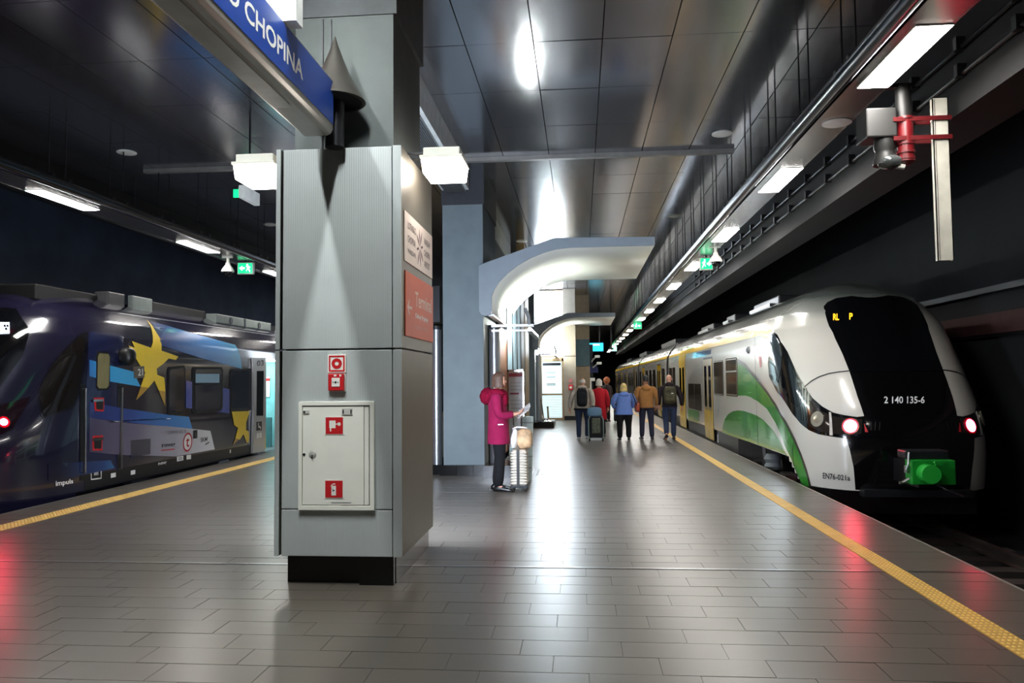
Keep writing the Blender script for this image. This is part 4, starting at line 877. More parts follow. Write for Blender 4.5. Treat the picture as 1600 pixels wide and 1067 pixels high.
decal('display_panel',ELF,[(6.8,2.24),(9.4,2.25),(9.4,2.37),(6.8,2.36)],mat('display blue',(92,104,140),.15,coat=.5),cb,.006,.004)
decal('window',ELF,rr(14.3,15.1,1.20,2.02,.06),M_win,cb,.012,.008); decal('window',ELF,rr(15.25,16.2,1.20,2.02,.06),M_win,cb,.012,.008)
decal('yellow_band',ELF,[(2.15,2.41),(16.45,2.41),(16.45,2.56),(2.15,2.56)],M_ty,cb,.009)
decal('yellow_panel',ELF,[(11.6,2.1),(13.35,2.1),(13.35,2.42),(11.6,2.42)],M_ty,cb,.0035)
decal('crest',ELF,EP['crest'],mat('crest red',(150,40,44),.4),cb,.006)
for z in (1.66,1.60,1.54): decal('crest_print',ELF,[(1.74,z),(1.60,z),(1.60,z+.02),(1.74,z+.02)],M_grey,cb,.006)
b=MB(); a,z=EP['logo'][0]; 
decal('operator_mark',ELF,[(6.05,.86),(5.9,1.06),(5.75,1.0),(5.85,.86)],mat('mark grey',(120,114,108),.4),cb,.005)
for k in range(3): decal('operator_mark',ELF,[(6.1-.12*k,.70),(6.02-.12*k,.70),(6.02-.12*k,.82),(6.1-.12*k,.82)],MATS['mark grey'],cb,.005)
a,z=EP['knob'][0]; p=ELF.O(a,z,0); n=ELF.N(a,z)
MB().tube([p-n*.01,p+n*.03,p+n*.06],[.075,.07,.03],14).build('camera_knob',M_grey,cb,smooth=True)
# underframe
uf=MB().box(3.44,6.16,17.35,29.9,-.5,.315).build('skirt',M_tsk,tr)
MB().box(3.43,3.445,19.8,19.9,.0,.2).build('skirt_tag',M_signw,uf)
MB().box(3.6,6.0,13.4,17.4,.25,.34).build('floor_frame',M_black,tr)
MB().box(3.75,5.85,12.1,13.2,-.45,.1).build('front_recess',M_black,tr)
def bogie(x,y,parent):
    bg=MB().box(x-1.15,x+1.15,y-1.5,y+1.5,-.35,-.18).build('bogie',M_dark,parent)
    for yy in (y-1.1,y+1.1):
        for s in (-1,1):
            MB().lathe([(.06,-.08),(.36,-.07),(.42,-.03),(.42,.06),(.05,.08)],(x+s*.76,yy,-.28),22,axis='x').build('wheel',mat('wheel steel',(70,66,64),.4,.7),bg,smooth=True)
            MB().box(x+s*1.15-.09,x+s*1.15+.09,yy-.2,yy+.2,-.42,-.08).build('axle_box',M_tsk,bg)
    for s in (-1,1):
        MB().lathe([(.13,-.16),(.16,-.1),(.13,-.03),(.16,.04),(.13,.1),(.1,.14)],(x+s*1.15,y,.02),16).build('spring',M_grey,bg,smooth=True)
        MB().tube([(x+s*1.2,y+.5,-.3),(x+s*1.2,y+.35,.05),(x+s*1.2,y+.4,.25)],.05,8).build('damper',M_tsk,bg)
    return bg
bogie(4.8,15.2,tr)
# coupler
cp=MB().box(4.48,4.86,10.78,11.9,.12,.44).build('coupler',M_black,tr)
M_cg=mat('coupler green',(22,136,42),.4,var=.08)
gb=MB().box(4.33,4.88,10.6,10.82,.185,.505).build('coupler_box',M_cg,cp,bevel=.01)
MB().cyl((4.50,10.42,.34),(4.50,10.62,.34),.12,24).build('coupler_cone',mat('coupler green light',(40,172,58),.35,var=.05),cp,smooth=True)
MB().tube([(4.58,10.58,.36),(4.60,10.52,.47),(4.57,10.5,.49)],.014,8).build('coupler_lever',MATS['coupler green light'],cp)
MB().box(4.30,4.86,10.72,11.0,.505,.62).build('coupler_hood',M_dark,cp,bevel=.02)
MB().box(4.29,4.34,10.66,10.75,.33,.42).tube([(4.33,10.7,.25),(4.24,10.7,.20),(4.20,10.68,.20)],.02,6).tube([(4.33,10.68,.6),(4.30,10.64,.45),(4.28,10.66,.38)],.015,6).build('coupler_hook',M_steel,cp)
MB().tube([(4.6,10.6,.2),(4.72,10.5,.13),(4.9,10.45,.05)],.012,6).build('coupler_cable',M_dark,cp)
MB().box(4.05,5.55,11.55,11.75,-.12,-.02).build('obstacle_bar',M_dark,tr)
# roof gear
for y0,y1 in ((17.2,19.6),(22.0,23.2),(25.5,28.)):
    g=MB().box(4.35,5.25,y0,y1,3.2,3.42).build('roof_unit',M_dark,tr,bevel=.03)
    MB().box(4.2,4.34,y0+.2,y1-.2,3.19,3.26).build('roof_rail',M_steel,g)
# following cars
zl2=[.3]+frange(.5,2.2,4)+frange(2.3,3.29,12)
def add_car(i,off):
    class T2(Train):
        def __init__(s): s.__dict__.update(ELF.__dict__)
        def P(s,a,z): 
            p=ELF.P(a if a>2 else 2.0,z) if a>0 else ELF.P(min(a,-2.),z); return Vector((p.x,p.y+off,p.z))
    T=T2()
    c=body('car_body',T,M_tw,tr,[2.0,16.3],zl2,lambda a,z:False)
    b=MB(); nz=len(zl2)
    body('far_side',T,M_tw,c,[-16.3,-2.0],zl2,lambda a,z:False)
    for a in (2.02,16.28): MB().add([T.P(a,z) for z in zl2]+[T.P(-a,z) for z in zl2],[(j,j+1,nz+j+1,nz+j) for j in range(nz-1)]).build('end_wall',M_dark,c)
    decal('yellow_band',T,[(2.05,2.41),(16.28,2.41),(16.28,2.56),(2.05,2.56)],M_ty,c,.009)
    for y0,y1 in ((4.2,5.6),(12.4,13.8)):
        door(T,y0,y1,.02,2.2,.78,c,M_ty if i%2==0 else mat('door pale',(206,190,130),.35,coat=.4),M_ty if i%2==0 else MATS['door beige'],.86,1.98)
    for y0,y1 in ((2.6,3.7),(6.4,7.6),(8.3,9.5),(10.2,11.4),(14.5,15.6)):
        decal('window',T,rr(y0,y1,1.2,2.04,.07,2),M_win,c,.012,.008,step=3)
    MB().box(3.44,6.16,15.7+off,29.6+off,-.5,.315).build('skirt',M_tsk,c)
    MB().box(4.3,5.3,20+off,26+off,3.2,3.42).build('roof_unit',M_dark,c)
    MB().box(3.75,5.85,29.75+off,31+off,-.3,3.0).build('gangway_bellows',M_rubber,c)
MB().box(3.75,5.85,29.9,30.8,-.3,3.0).build('gangway_bellows',M_rubber,tr)
for i,off in enumerate((15.1,30.2,45.3)): add_car(i,off)
# ---------------------------------------------------------------- left train, dark blue
M_nv=mat('train navy paint',(24,22,42),.2,.1,var=.06,coat=.8)
M_nv2=mat('train navy frame',(30,34,66),.25,.1,var=.06,coat=.7)
M_star=mat('star yellow',(250,210,52),.3,var=.03,coat=.5)
M_star2=mat('star ochre',(186,142,52),.3,var=.05,coat=.5)
tl=thing('train','dark blue train with yellow star figures, standing on the left track','train',(-8.75,9.,-.7))
al=sorted(set([round(x,4) for x in frange(-1,1,100)]+frange(1,2,12)+[-1.3,-1.7,-2,-6,-12,-22]+[2.6,3.4,4.4,5.4,6.27,7.6,9,12,16,22]))
zl=[-.3,-.1]+[.02]+frange(.14,2.02,24)+[2.15]+frange(2.18,3.12,40)
ib=body('car_body',IMP,M_nv,tl,al,zl,lambda a,z:(6.27<a<7.6 and .02<z<2.15) or (z<.02 and abs(a)>.95) )
D=lambda k,m,nm,off=.008,th=0.,par_=None: decal(nm,IMP,IP[k],m,par_ or ib,off,th)
D('doorframe',M_nv2,'cab_door',.005)
gA=gradmat('band gradient upper',1,[(11.,(22,22,44)),(13.,(44,60,112)),(15.2,(70,136,196)),(16.5,(72,184,220))])
gB=gradmat('band gradient middle',1,[(10.8,(40,60,140)),(11.3,(66,168,220)),(12.9,(70,178,224))])
gD=gradmat('band gradient lower',1,[(10.8,(36,40,92)),(12.,(50,74,140)),(14.2,(78,150,212))])
gE=gradmat('panel gradient',1,[(10.8,(66,58,84)),(12.2,(112,104,122)),(13.4,(170,166,174)),(14.9,(240,238,236))])
gF=gradmat('patch gradient',1,[(10.4,(18,18,40)),(11.3,(30,60,110)),(12.,(60,130,180))])
D('bandA',gA,'blue_band'); D('bandB',gB,'blue_band'); D('bandC',mat('band periwinkle',(78,90,158),.25,coat=.5),'blue_band'); D('bandD',gD,'blue_band'); D('panE',gE,'pale_panel'); D('patF',gF,'blue_band')
D('star1',M_star,'star_figure',.011); D('leg1',M_star2,'star_leg',.011); D('leg2',M_star2,'star_leg',.011); D('star2',M_star,'star_figure',.011); D('leg3',M_star2,'star_leg',.011)
D('cabblk',mat('cab window surround',(16,14,22),.18,coat=.5),'cab_window_surround',.006,.003)
D('cabwin',mat('cab side glass',(24,20,18),.05,spec=.6),'cab_window',.011,.005)
def win(k,m,nm='window'):
    p=IP[k]; ca=sum(a for a,z in p)/len(p); cz=sum(z for a,z in p)/len(p)
    fr=decal('window_frame',IMP,[(ca+(a-ca)*1.06,cz+(z-cz)*1.05) for a,z in p],M_rubber,ib,.012,.01)
    return decal(nm,IMP,[(ca+(a-ca)*.9,cz+(z-cz)*.94) for a,z in p],m,fr,.018,.004)
M_wl=mat('train window dark blue',(44,48,60),.07,spec=.6,var=.25,scale=2)
win('dwin',mat('blind beige',(132,122,82),.35,var=.1),'door_blind')
win('Wa',M_wl); w=win('Wb',M_wl); win('Wc',M_wl)
decal('hopper_window',IMP,IP['Wbh'],emit('lit hopper glass',(96,120,132),.38),w,.024,.004); stripe('window_bar',IMP,[(IP['Wbh'][3][0],IP['Wbh'][3][1]-.03),(IP['Wbh'][2][0],IP['Wbh'][2][1]-.03)],.04,M_rubber,w,.026)
# open door: pocketed leaf, doorway, lit vestibule
lf=D('door',mat('door silver',(184,182,180),.35,.5,var=.03),'door_leaf',.06,.05)
pw=IP['doorw']; decal('door_glass',IMP,[(pw[0][0],pw[0][1]),(pw[1][0],pw[1][1]),(pw[2][0],pw[2][1]),(pw[3][0],pw[3][1])],M_glassd,lf,.066,.005)
text('03',quad(IMP,tq('gold',IP),.064),M_ink,lf,'door_number')
decal('wheelchair_mark',IMP,IP['wheel'],M_black,lf,.064)
x0,z0=IP['wheel'][3]; x1,z1=IP['wheel'][1]
stripe('wheelchair_mark',IMP,[(x0+(x1-x0)*.35,z0+(z1-z0)*.85),(x0+(x1-x0)*.4,z0+(z1-z0)*.4),(x0+(x1-x0)*.7,z0+(z1-z0)*.4),(x0+(x1-x0)*.8,z0+(z1-z0)*.12)],.035,M_signw,lf,.067)
for k in (0,1):
    q=IP['sqs']; a0=q[0][0]+(q[1][0]-q[0][0])*.55*k; a1=a0+(q[1][0]-q[0][0])*.42
    decal('pictogram',IMP,[(a0,q[3][1]),(a1,q[3][1]),(a1,q[0][1]),(a0,q[0][1])],M_signw,lf,.064)
xi=IMP.cx+1.43
v=MB(); y0,y1=17.27,18.6
v.box(xi-1.55,xi-1.5,y0-.5,y1+.5,0,2.2).box(xi-1.5,xi-.03,y0-.3,y0-.25,0,2.2).box(xi-1.5,xi-.03,y1+.25,y1+.3,0,2.2)
vb=v.build('vestibule_wall',mat('vestibule teal',(132,190,192),.4),tl)
MB().box(xi-1.5,xi,y0-.3,y1+.3,-.02,.02).build('vestibule_floor',M_grey,tl)
MB().box(xi-1.5,xi-.02,y0-.3,y1+.3,2.16,2.2).build('vestibule_ceiling',M_signw,tl)
MB().box(xi-1.1,xi-.15,y0,y1,2.13,2.16).build('lit_ceiling_lamp',emit('lit train lamp',(225,250,250),14),tl)
MB().cyl((xi-.25,17.95,.02),(xi-.25,17.95,2.15),.022,10).build('grab_pole',M_ty,tl)
MB().box(xi-1.0,xi-.3,18.45,18.5,.0,.75).build('bulkhead_panel',mat('bulkhead teal',(70,110,112),.4),tl)
MB().box(xi-.9,xi-.5,18.82,18.845,1.25,1.75).build('notice',M_signw,tl); MB().box(xi-.9,xi-.5,18.81,18.83,1.65,1.72).build('notice_red',M_red,tl)
MB().box(xi-.02,xi+.12,y0,y1,-.03,.01).build('door_step',M_steel,tl)
# hand rails, steps, grille, marks
for k,kb in (('rail1','bar1'),('rail2','bar2')):
    sl_=D(k,M_black,'handrail_recess',.007,.003)
    P=[IMP.O(a,z,.05) for a,z in IP[kb]]
    P=[IMP.O(*IP[kb][0],.0)]+P+[IMP.O(*IP[kb][-1],.0)]
    MB().tube(P,.016,8).build('handrail',M_steel,sl_,smooth=True)
for k,c in (('step1',M_red),('step2',M_red)):
    f_=D(k,c,'step_frame',.012,.01); p=IP[k]; ca=sum(a for a,z in p)/4; cz=sum(z for a,z in p)/4
    decal('step_hole',IMP,[(ca+(a-ca)*.72,cz+(z-cz)*.74) for a,z in p],M_black,f_,.015)
    stripe('step_bar',IMP,[(p[0][0],cz+.06),(p[1][0],cz+.06)],.035,M_chrome,f_,.028)
gr=D('grille',mat('grille blue',(34,58,110),.4,.3),'grille',.006,.003)
p=IP['grille']
for i in range(11):
    t=(i+.5)/11; A_=(p[0][0]+(p[3][0]-p[0][0])*t,p[0][1]+(p[3][1]-p[0][1])*t); B_=(p[1][0]+(p[2][0]-p[1][0])*t,p[1][1]+(p[2][1]-p[1][1])*t)
    stripe('slat',IMP,[A_,B_],.016,M_black,gr,.012)
stripe('access_seam',IMP,[(IP['panE'][2][0],IP['panE'][2][1]-.02),(2.2,.98)],.014,M_signw,ib,.008)
stripe('access_seam',IMP,[(2.72,.98),(2.72,.28)],.008,M_grey,ib,.007)
M_pk=mat('print black',(26,24,28),.4); M_pr=mat('print red',(180,30,40),.4)
text('newag',quad(IMP,tq('newag',IP),.02),M_pk,ib); q=IP['newag']; stripe('underline',IMP,[(q[3][0],q[3][1]-.03),(q[2][0],q[2][1]-.03)],.02,M_pr,ib,.013)
text('SKM',quad(IMP,tq('skm',IP),.02),M_pk,ib); q=IP['skm']; stripe('underline',IMP,[(q[3][0]+.2,q[3][1]-.06),(q[2][0]+.1,q[2][1]-.03)],.025,M_pk,ib,.013)
text('SKMWA 601 B',quad(IMP,tq('skmn',IP),.02),mat('print grey',(110,106,112),.4),ib)
(ca,cz),(cr_,_),(_,ct)=IP['t']; ra=abs(cr_-ca); rz=abs(ct-cz)
ring=[(ca+ra*math.cos(2*PI*i/24),cz+rz*math.sin(2*PI*i/24)) for i in range(24)]
dk=decal('transit_logo',IMP,ring,M_signw,ib,.012); stripe('logo_ring',IMP,ring+ring[:1],.035,M_pr,dk,.016)
text('t',quad(IMP,[(ca-ra*.4,cz-rz*.55),(ca+ra*.4,cz-rz*.55),(ca+ra*.4,cz+rz*.55),(ca-ra*.4,cz+rz*.55)],.016),M_pr,dk)
e_=D('ec',M_black,'symbol_plate',.012); q=IP['ec']; text('C',quad(IMP,[(q[3][0]+.1,q[3][1]+.05),(q[2][0]-.08,q[2][1]+.05),(q[1][0]-.08,q[1][1]-.05),(q[0][0]+.1,q[0][1]-.05)],.018),M_signw,e_)
D('silledge',M_black,'x',.001) if False else None
sb=[(1.02,.05),(6.27,.05),(6.27,.24),(1.05,.27)]
decal('sill_band',IMP,[(1.0,.03),(6.2,.03),(6.2,.235),(1.0,.26)],M_black,ib,.0025)
text('newag',quad(IMP,tq('newag2',IP),.013),M_signw,ib); D('lab1',M_signw,'label',.006); D('lab2',M_signw,'label',.006)
text('SOS',quad(IMP,[(IP['lab1'][3][0]+.05,IP['lab1'][3][1]+.015),(IP['lab1'][2][0]-.05,IP['lab1'][2][1]+.015),(IP['lab1'][1][0]-.05,IP['lab1'][1][1]-.015),(IP['lab1'][0][0]+.05,IP['lab1'][0][1]-.015)],.009),M_pk,ib)
text('impuls',quad(IMP,tq('imp',IP),.012),M_signw,ib)
q=IP['sq']; stripe('label_frame',IMP,q+q[:1],.02,M_signw,ib,.007); ca=sum(a for a,z in q)/4; cz=sum(z for a,z in q)/4
decal('label',IMP,[(ca+(a-ca)*.45,cz+(z-cz)*.5) for a,z in q],mat('label dull',(160,160,160),.5),ib,.007)
for a,z in ((1.3,.17),(1.55,.15),(4.6,.17)): decal('label',IMP,[(a,z-.03),(a+.06,z-.03),(a+.06,z+.04),(a,z+.04)],M_signw,ib,.006)
a,z=IP['horn'][0]; p=IMP.O(a,z,.02); n=IMP.N(a,z)
MB().ell(p+n*.06,(.13,.13,.15),e=.8).build('mirror_camera',M_black,ib,smooth=True)
D('box21',mat('box brown',(96,84,70),.4),'number_box',.05,.05); q=IP['box21']
mixq=lambda q,k:[(sum(p[0] for p in q)/4*(1-k)+p[0]*k,sum(p[1] for p in q)/4*(1-k)+p[1]*k) for p in (q[3],q[2],q[1],q[0])]
text('21',quad(IMP,mixq(q,.6),.053),M_signw,ib,'box_number')
lc=D('lampc',mat('lamp cover dark',(26,12,18),.08,spec=.6),'lamp_cover',.006,.003)
a,z=IP['tail'][0]; p=IMP.O(a,z,.012); n=IMP.N(a,z)
MB().tube([p-n*.02,p+n*.012],[.05,.046],18).build('tail_lamp',emit('lit tail lamp small',(255,50,80),260),lc,smooth=True)
MB().tube([p-n*.02,p+n*.006],[.085,.08],18).build('tail_lamp_ring',MATS['lamp ring red'],lc,smooth=True)
wm=[(0,2.75),(.3,2.72),(.42,2.4),(.45,2.0),(.44,1.6),(.30,1.35),(0,1.30)]
wd=decal('windshield',IMP,wm+[(-a,z) for a,z in reversed(wm[1:-1])],M_glassd,ib,.008,.004)
dq=IP['disp']; dp=decal('destination_display',IMP,dq,emit('lit display white',(225,235,255),2.2),wd,.02,.006)
text('WC',quad(IMP,[(dq[3][0]+.02,dq[3][1]+.05),(dq[2][0]-.02,dq[2][1]+.05),(dq[1][0]-.02,dq[1][1]-.05),(dq[0][0]+.02,dq[0][1]-.05)],.024),M_pk,dp,'display_text') if False else None
for u,v in ((.72,.62),(.88,.62),(.79,.35)):
    f=quad(IMP,tq('disp',IP),.023); c=f(u,v); MB().ell(c,(.02,.006,.025),8,6).build('display_dot',M_pk,dp)
MB().box(-9.9,-7.6,9.6,40,-.5,.0).build('underframe',M_black,tl)
for y0 in (12.1,): MB().box(-7.5,-7.36,y0,y0+.5,-.25,.02).build('ladder_box',M_dark,tl)
bogie(-8.75,15.8,tl)
# roof equipment
def roofbox(x0,x1,y0,y1,z0,z1,m,nm='roof_unit'): return MB().box(x0,x1,y0,y1,z0,z1).build(nm,m,tl,bevel=.02)
M_rk=mat('roof unit black',(6,6,8),.7)
roofbox(-8.9,-8.2,10.9,12.4,2.9,3.14,M_rk)
M_ru=mat('roof unit pale',(112,120,116),.5)
M_rg=mat('roof unit grey',(60,60,62),.55)
roofbox(-8.3,-8.05,12.45,12.95,2.9,3.2,M_rg); roofbox(-8.1,-8.0,13.1,13.75,2.9,3.2,M_ru)
roofbox(-8.6,-8.15,14.0,16.1,2.9,3.18,M_rk)
for y0,y1 in ((16.2,17.6),(17.7,19.2)):
    u=roofbox(-8.2,-7.95,y0,y1,2.93,3.14,M_ru)
    MB().lathe([(.02,-.01),(.075,-.01),(.075,.01),(.02,.01)],(-7.945,(y0+y1)/2,3.03),14,axis='x').build('vent_ring',M_dark,u)
u=roofbox(-8.2,-7.9,19.5,22.5,2.93,3.1,M_steel)
MB().box(-7.9,-7.88,19.6,22.4,2.9,2.94).build('roof_rail',M_chrome,u)
stripe('roof_seam',IMP,[(1.1,2.80),(3,2.80),(9,2.80)],.012,M_grey,ib,.004)
# ================================================================ PEOPLE
def skin_body(name,m,parent,T,chains,root=0):
    """one continuous body: chains of (point, radius) sharing named joints, grown with a Skin modifier"""
    idx={};vs=[];rs=[];es=[]
    for ch in chains:
        prev=None
        for j in ch:
            if isinstance(j,str): k=idx[j]
            else:
                nm,p,r=j; k=len(vs); vs.append(T@Vector(p)); rs.append(r); 
                if nm: idx[nm]=k
            if prev is not None: es.append((prev,k))
            prev=k
    me=bpy.data.meshes.new(name); me.from_pydata([tuple(v) for v in vs],es,[]); me.materials.append(m)
    o=bpy.data.objects.new(name,me); COL.objects.link(o); par(o,parent)
    md=o.modifiers.new('skin','SKIN'); md.use_smooth_shade=True
    if not me.skin_vertices: bpy.context.view_layer.objects.active=o
    for i,d in enumerate(me.skin_vertices[0].data):
        r=rs[i]; d.radius=r if isinstance(r,tuple) else (r,r)
    me.skin_vertices[0].data[root].use_root=True
    sb=o.modifiers.new('s','SUBSURF'); sb.levels=1; sb.render_levels=2
    return o
def ring(c,rx,ry,n=16,tilt=0.,flat=1.):
    return [(c[0]+rx*math.cos(2*PI*k/n),c[1]+ry*math.sin(2*PI*k/n),c[2]+tilt*math.sin(2*PI*k/n)*ry) for k in range(n)]
def figure(name,label,loc,rz,h,skin,hair,coat,pants,shoes,cfg,face=False):
    s=h/1.75
    T=Matrix.Translation(loc)@Matrix.Rotation(rz,4,'Z')@Matrix.Scale(s,4)
    root=thing(name,label,'person',loc)
    w=cfg.get('w',1.); lean=cfg.get('lean',.0)
    sh=.185*w
    legs=cfg.get('legs',[dict(),dict()]); arms=cfg.get('arms',[dict(),dict()])
    hy=lean
    head=(cfg.get('hx',0),.02+hy+cfg.get('hyo',0),1.63)
    hx_,hy_,hz_=head
    ch=[[('pelvis',(0,0,.97),(.11*w,.09)),('waist',(0,hy*.4,1.12),(.125*w,.10)),('chest',(0,hy*.8,1.30),(.145*w,.105)),('neck0',(0,hy,1.44),(.075,.065)),(None,(hx_*.6,hy+.01,1.51),.052),(None,(hx_*.9,hy_+.0,1.565),(.062,.07)),('head',(hx_,hy_+.004,1.635),(.076,.094)),(None,(hx_,hy_-.008,1.70),(.07,.085)),(None,(hx_,hy_-.01,1.738),(.042,.05))]]
    leg=[]
    for i,sx in enumerate((-1,1)):
        L=legs[i]; kx=sx*.095*w; k=L.get('knee',(.0,.02,.50)); a=L.get('ankle',(.0,.0,.085)); tz=L.get('toe',(0,.15,.03))
        hip=(sx*.09*w,0,.91); knee=(kx+k[0],k[1],k[2]); ank=(kx+a[0],a[1],a[2]); toe=(kx+a[0]+sx*.02,a[1]+tz[1],a[2]-.085+tz[2])
        leg.append((hip,knee,ank,toe))
        ch.append(['pelvis',(None,hip,.075),(None,knee,.055),(None,ank,.038),(None,(toe[0],(ank[1]*.4+toe[1]*.6),toe[2]+.005),.035),(None,toe,.025)])
    arm=[]
    for i,sx in enumerate((-1,1)):
        A=arms[i]; S=(sx*sh,hy*.95,1.40); E_=A.get('elbow',(sx*(sh+.06),hy*.7-.03,1.13)); Wr=A.get('wrist',(sx*(sh+.06),hy*.5+.05,.89)); d=Vector(Wr)-Vector(E_); d.normalize()
        hd=Vector(A['hand']).normalized() if 'hand' in A else d
        K=Vector(Wr)+hd*.085
        arm.append((S,E_,Wr,K,hd))
        ch.append(['chest',(None,(sx*sh*.75,hy*.9,1.385),.062),(None,S,.056),(None,E_,.042),('wr%d'%i,Wr,(.028,.024)),('pm%d'%i,tuple(Vector(Wr)+hd*.045),(.04,.018)),('kn%d'%i,tuple(K),(.042,.014))])
        # fingers: spread across the palm, bent along curl direction
        side=hd.cross(Vector(A.get('palm',(-sx,0,0)))).normalized(); curl=Vector(A.get('palm',(-sx,0,0))).normalized()
        for f,(o_,l) in enumerate(((-.027,.066),(-.009,.076),(.009,.072),(.026,.056))):
            b0=K+side*o_; b1=b0+hd*l*.5+curl*.014; b2=b1+hd*l*.32+curl*.026
            ch.append(['kn%d'%i,(None,tuple(b0+hd*.008),.0095),(None,tuple(b1),.0085),(None,tuple(b2),.007)])
        t0=Vector(Wr)+hd*.03-side*.035; t1=t0+hd*.03-side*.018+curl*.012; t2=t1+hd*.03+curl*.014
        ch.append(['pm%d'%i,(None,tuple(t0),.012),(None,tuple(t1),.01),(None,tuple(t2),.008)])
    if face:
        ch.append(['head',(None,(hx_,hy_+.085,1.615),(.016,.02)),(None,(hx_,hy_+.106,1.603),.010)])
        ch.append(['head',(None,(hx_,hy_+.062,1.565),(.03,.03)),(None,(hx_,hy_+.078,1.545),.016)])
    bd=skin_body('body',skin,root,T,ch)
    # ears, eyes, mouth
    for sx in (-1,1): MB(T).ell((hx_+sx*.077,hy_-.004,1.62),(.012,.02,.032),8,6).build('ear',skin,bd,smooth='all')
    if face:
        for sx in (-1,1):
            MB(T).ell((hx_+sx*.033,hy_+.083,1.642),(.014,.008,.008),8,6).build('eye',mat('eye dark',(40,30,28),.2),bd,smooth='all')
            MB(T).ell((hx_+sx*.034,hy_+.084,1.664),(.02,.008,.004),8,5).build('eyebrow',hair or skin,bd,smooth='all')
        MB(T).ell((hx_,hy_+.088,1.575),(.022,.008,.007),10,6).build('mouth',mat('lip',(160,84,80),.5),bd,smooth='all')
    # trousers
    b=MB(T); hem=cfg.get('hem',.10)
    b.loft([ring((0,-.005,.79),.08*w,.085),ring((0,-.005,.815),.12*w,.105),ring((0,-.005,.86),.152*w,.12),ring((0,-.01,.94),.158*w,.126),ring((0,-.005,1.03),.15*w,.115)])
    for i,(hip,knee,ank,toe) in enumerate(leg):
        H=Vector(hip);K_=Vector(knee);A_=Vector(ank); pw=cfg.get('pw',1.)
        P=[H+Vector((0,0,.04)),H,H.lerp(K_,.5),K_,K_.lerp(A_,.5),A_+Vector((0,0,-.04))]
        b.tube(P,[.098*w,.1*w*pw,.088*w*pw,.076*pw,.072*pw,.070*pw],12)
    b.build('trousers',pants,root,smooth='all',sub=1)
    # shoes
    for i,(hip,knee,ank,toe) in enumerate(leg):
        A_=Vector(ank);Tt=Vector(toe); d=(Tt-A_); d.z=0; d.normalize(); fw=Tt-A_
        b=MB(T); up=Vector((0,0,1)); sd=d.cross(up)
        fwd=(Tt-A_).normalized()
        # foot axis from heel to toe tip
        heel=A_+Vector((0,0,-.055))-d*.085; tip=Tt+d*.10; tip.z=max(.0,Tt.z-.0)+.005; 
        ax=(tip-heel).normalized(); nv=sd.cross(ax).normalized()
        if nv.z<0: nv=-nv
        Ln=(tip-heel).length; rings=[]
        for t,wd,hh in ((0,.026,.06),(.08,.042,.095),(.28,.044,.105),(.5,.047,.08),(.75,.052,.058),(.93,.042,.042),(1,.016,.026)):
            c=heel+ax*Ln*t-nv*.025
            rings.append([c+sd*wd*sx2+nv*hh*zz for sx2,zz in ((-1,0),(1,0),(1,.45),(.72,.85),(0,1),(-.72,.85),(-1,.45))])
        b.loft(rings); o=b.build('shoe',shoes,root,smooth='all',sub=1)
        if cfg.get('sole'):
            b=MB(T); b.loft([[p-nv*.008+sd*0 for p in (heel-sd*.036,heel+sd*.036,heel+ax*Ln*.75+sd*.048,tip+sd*.02,tip-sd*.02,heel+ax*Ln*.75-sd*.048)],[p+nv*.012 for p in (heel-sd*.038-nv*.022,heel+sd*.038-nv*.022,heel+ax*Ln*.75+sd*.05-nv*.022,tip+sd*.02-nv*.022,tip-sd*.02-nv*.022,heel+ax*Ln*.75-sd*.05-nv*.022)]]); b.build('sole',M_signw,o)
    # coat: trunk and sleeves in one mesh
    b=MB(T); hz=cfg.get('hem_z',.80); fl=cfg.get('flare',1.)
    rg=[ring((0,cfg.get('hem_dy',0),hz),.195*w*fl,.155*fl),ring((0,cfg.get('hem_dy',0),hz+.015),.196*w*fl,.156*fl),ring((0,0,max(hz+.05,.95)),.188*w*(.5+.5*fl),.156*(.5+.5*fl)),ring((0,hy*.4,1.12),.175*w,.14),ring((0,hy*.8,1.28),.195*w,.145),ring((0,hy*.9,1.38),.20*w,.125),ring((0,hy,1.445),.15*w,.095),ring((0,hy,1.485),.085,.08)]
    if cfg.get('belly'): rg=[[(x,y*(1+cfg['belly']*(1 if y>0 else .3)),z) for x,y,z in r] if 1<i<5 else r for i,r in enumerate(rg)]
    b.loft(rg,cap=False)
    for S,E_,Wr,K,hd in arm:
        S,E_,Wr=Vector(S),Vector(E_),Vector(Wr); inn=Vector((S.x*.62,S.y,1.385))
        sw=cfg.get('sw',1.)
        b.tube([inn,S+Vector((0,0,.005)),S.lerp(E_,.5),E_,E_.lerp(Wr,.55),Wr-(Wr-E_).normalized()*.01],[.085,.082*sw,.072*sw,.064*sw,.056*sw,.048*sw],12)
    co_=b.build('coat',coat,root,smooth='all',sub=1)
    return root,T,dict(head=head,arm=arm,leg=leg,hy=hy,body=bd,coat=co_,w=w)
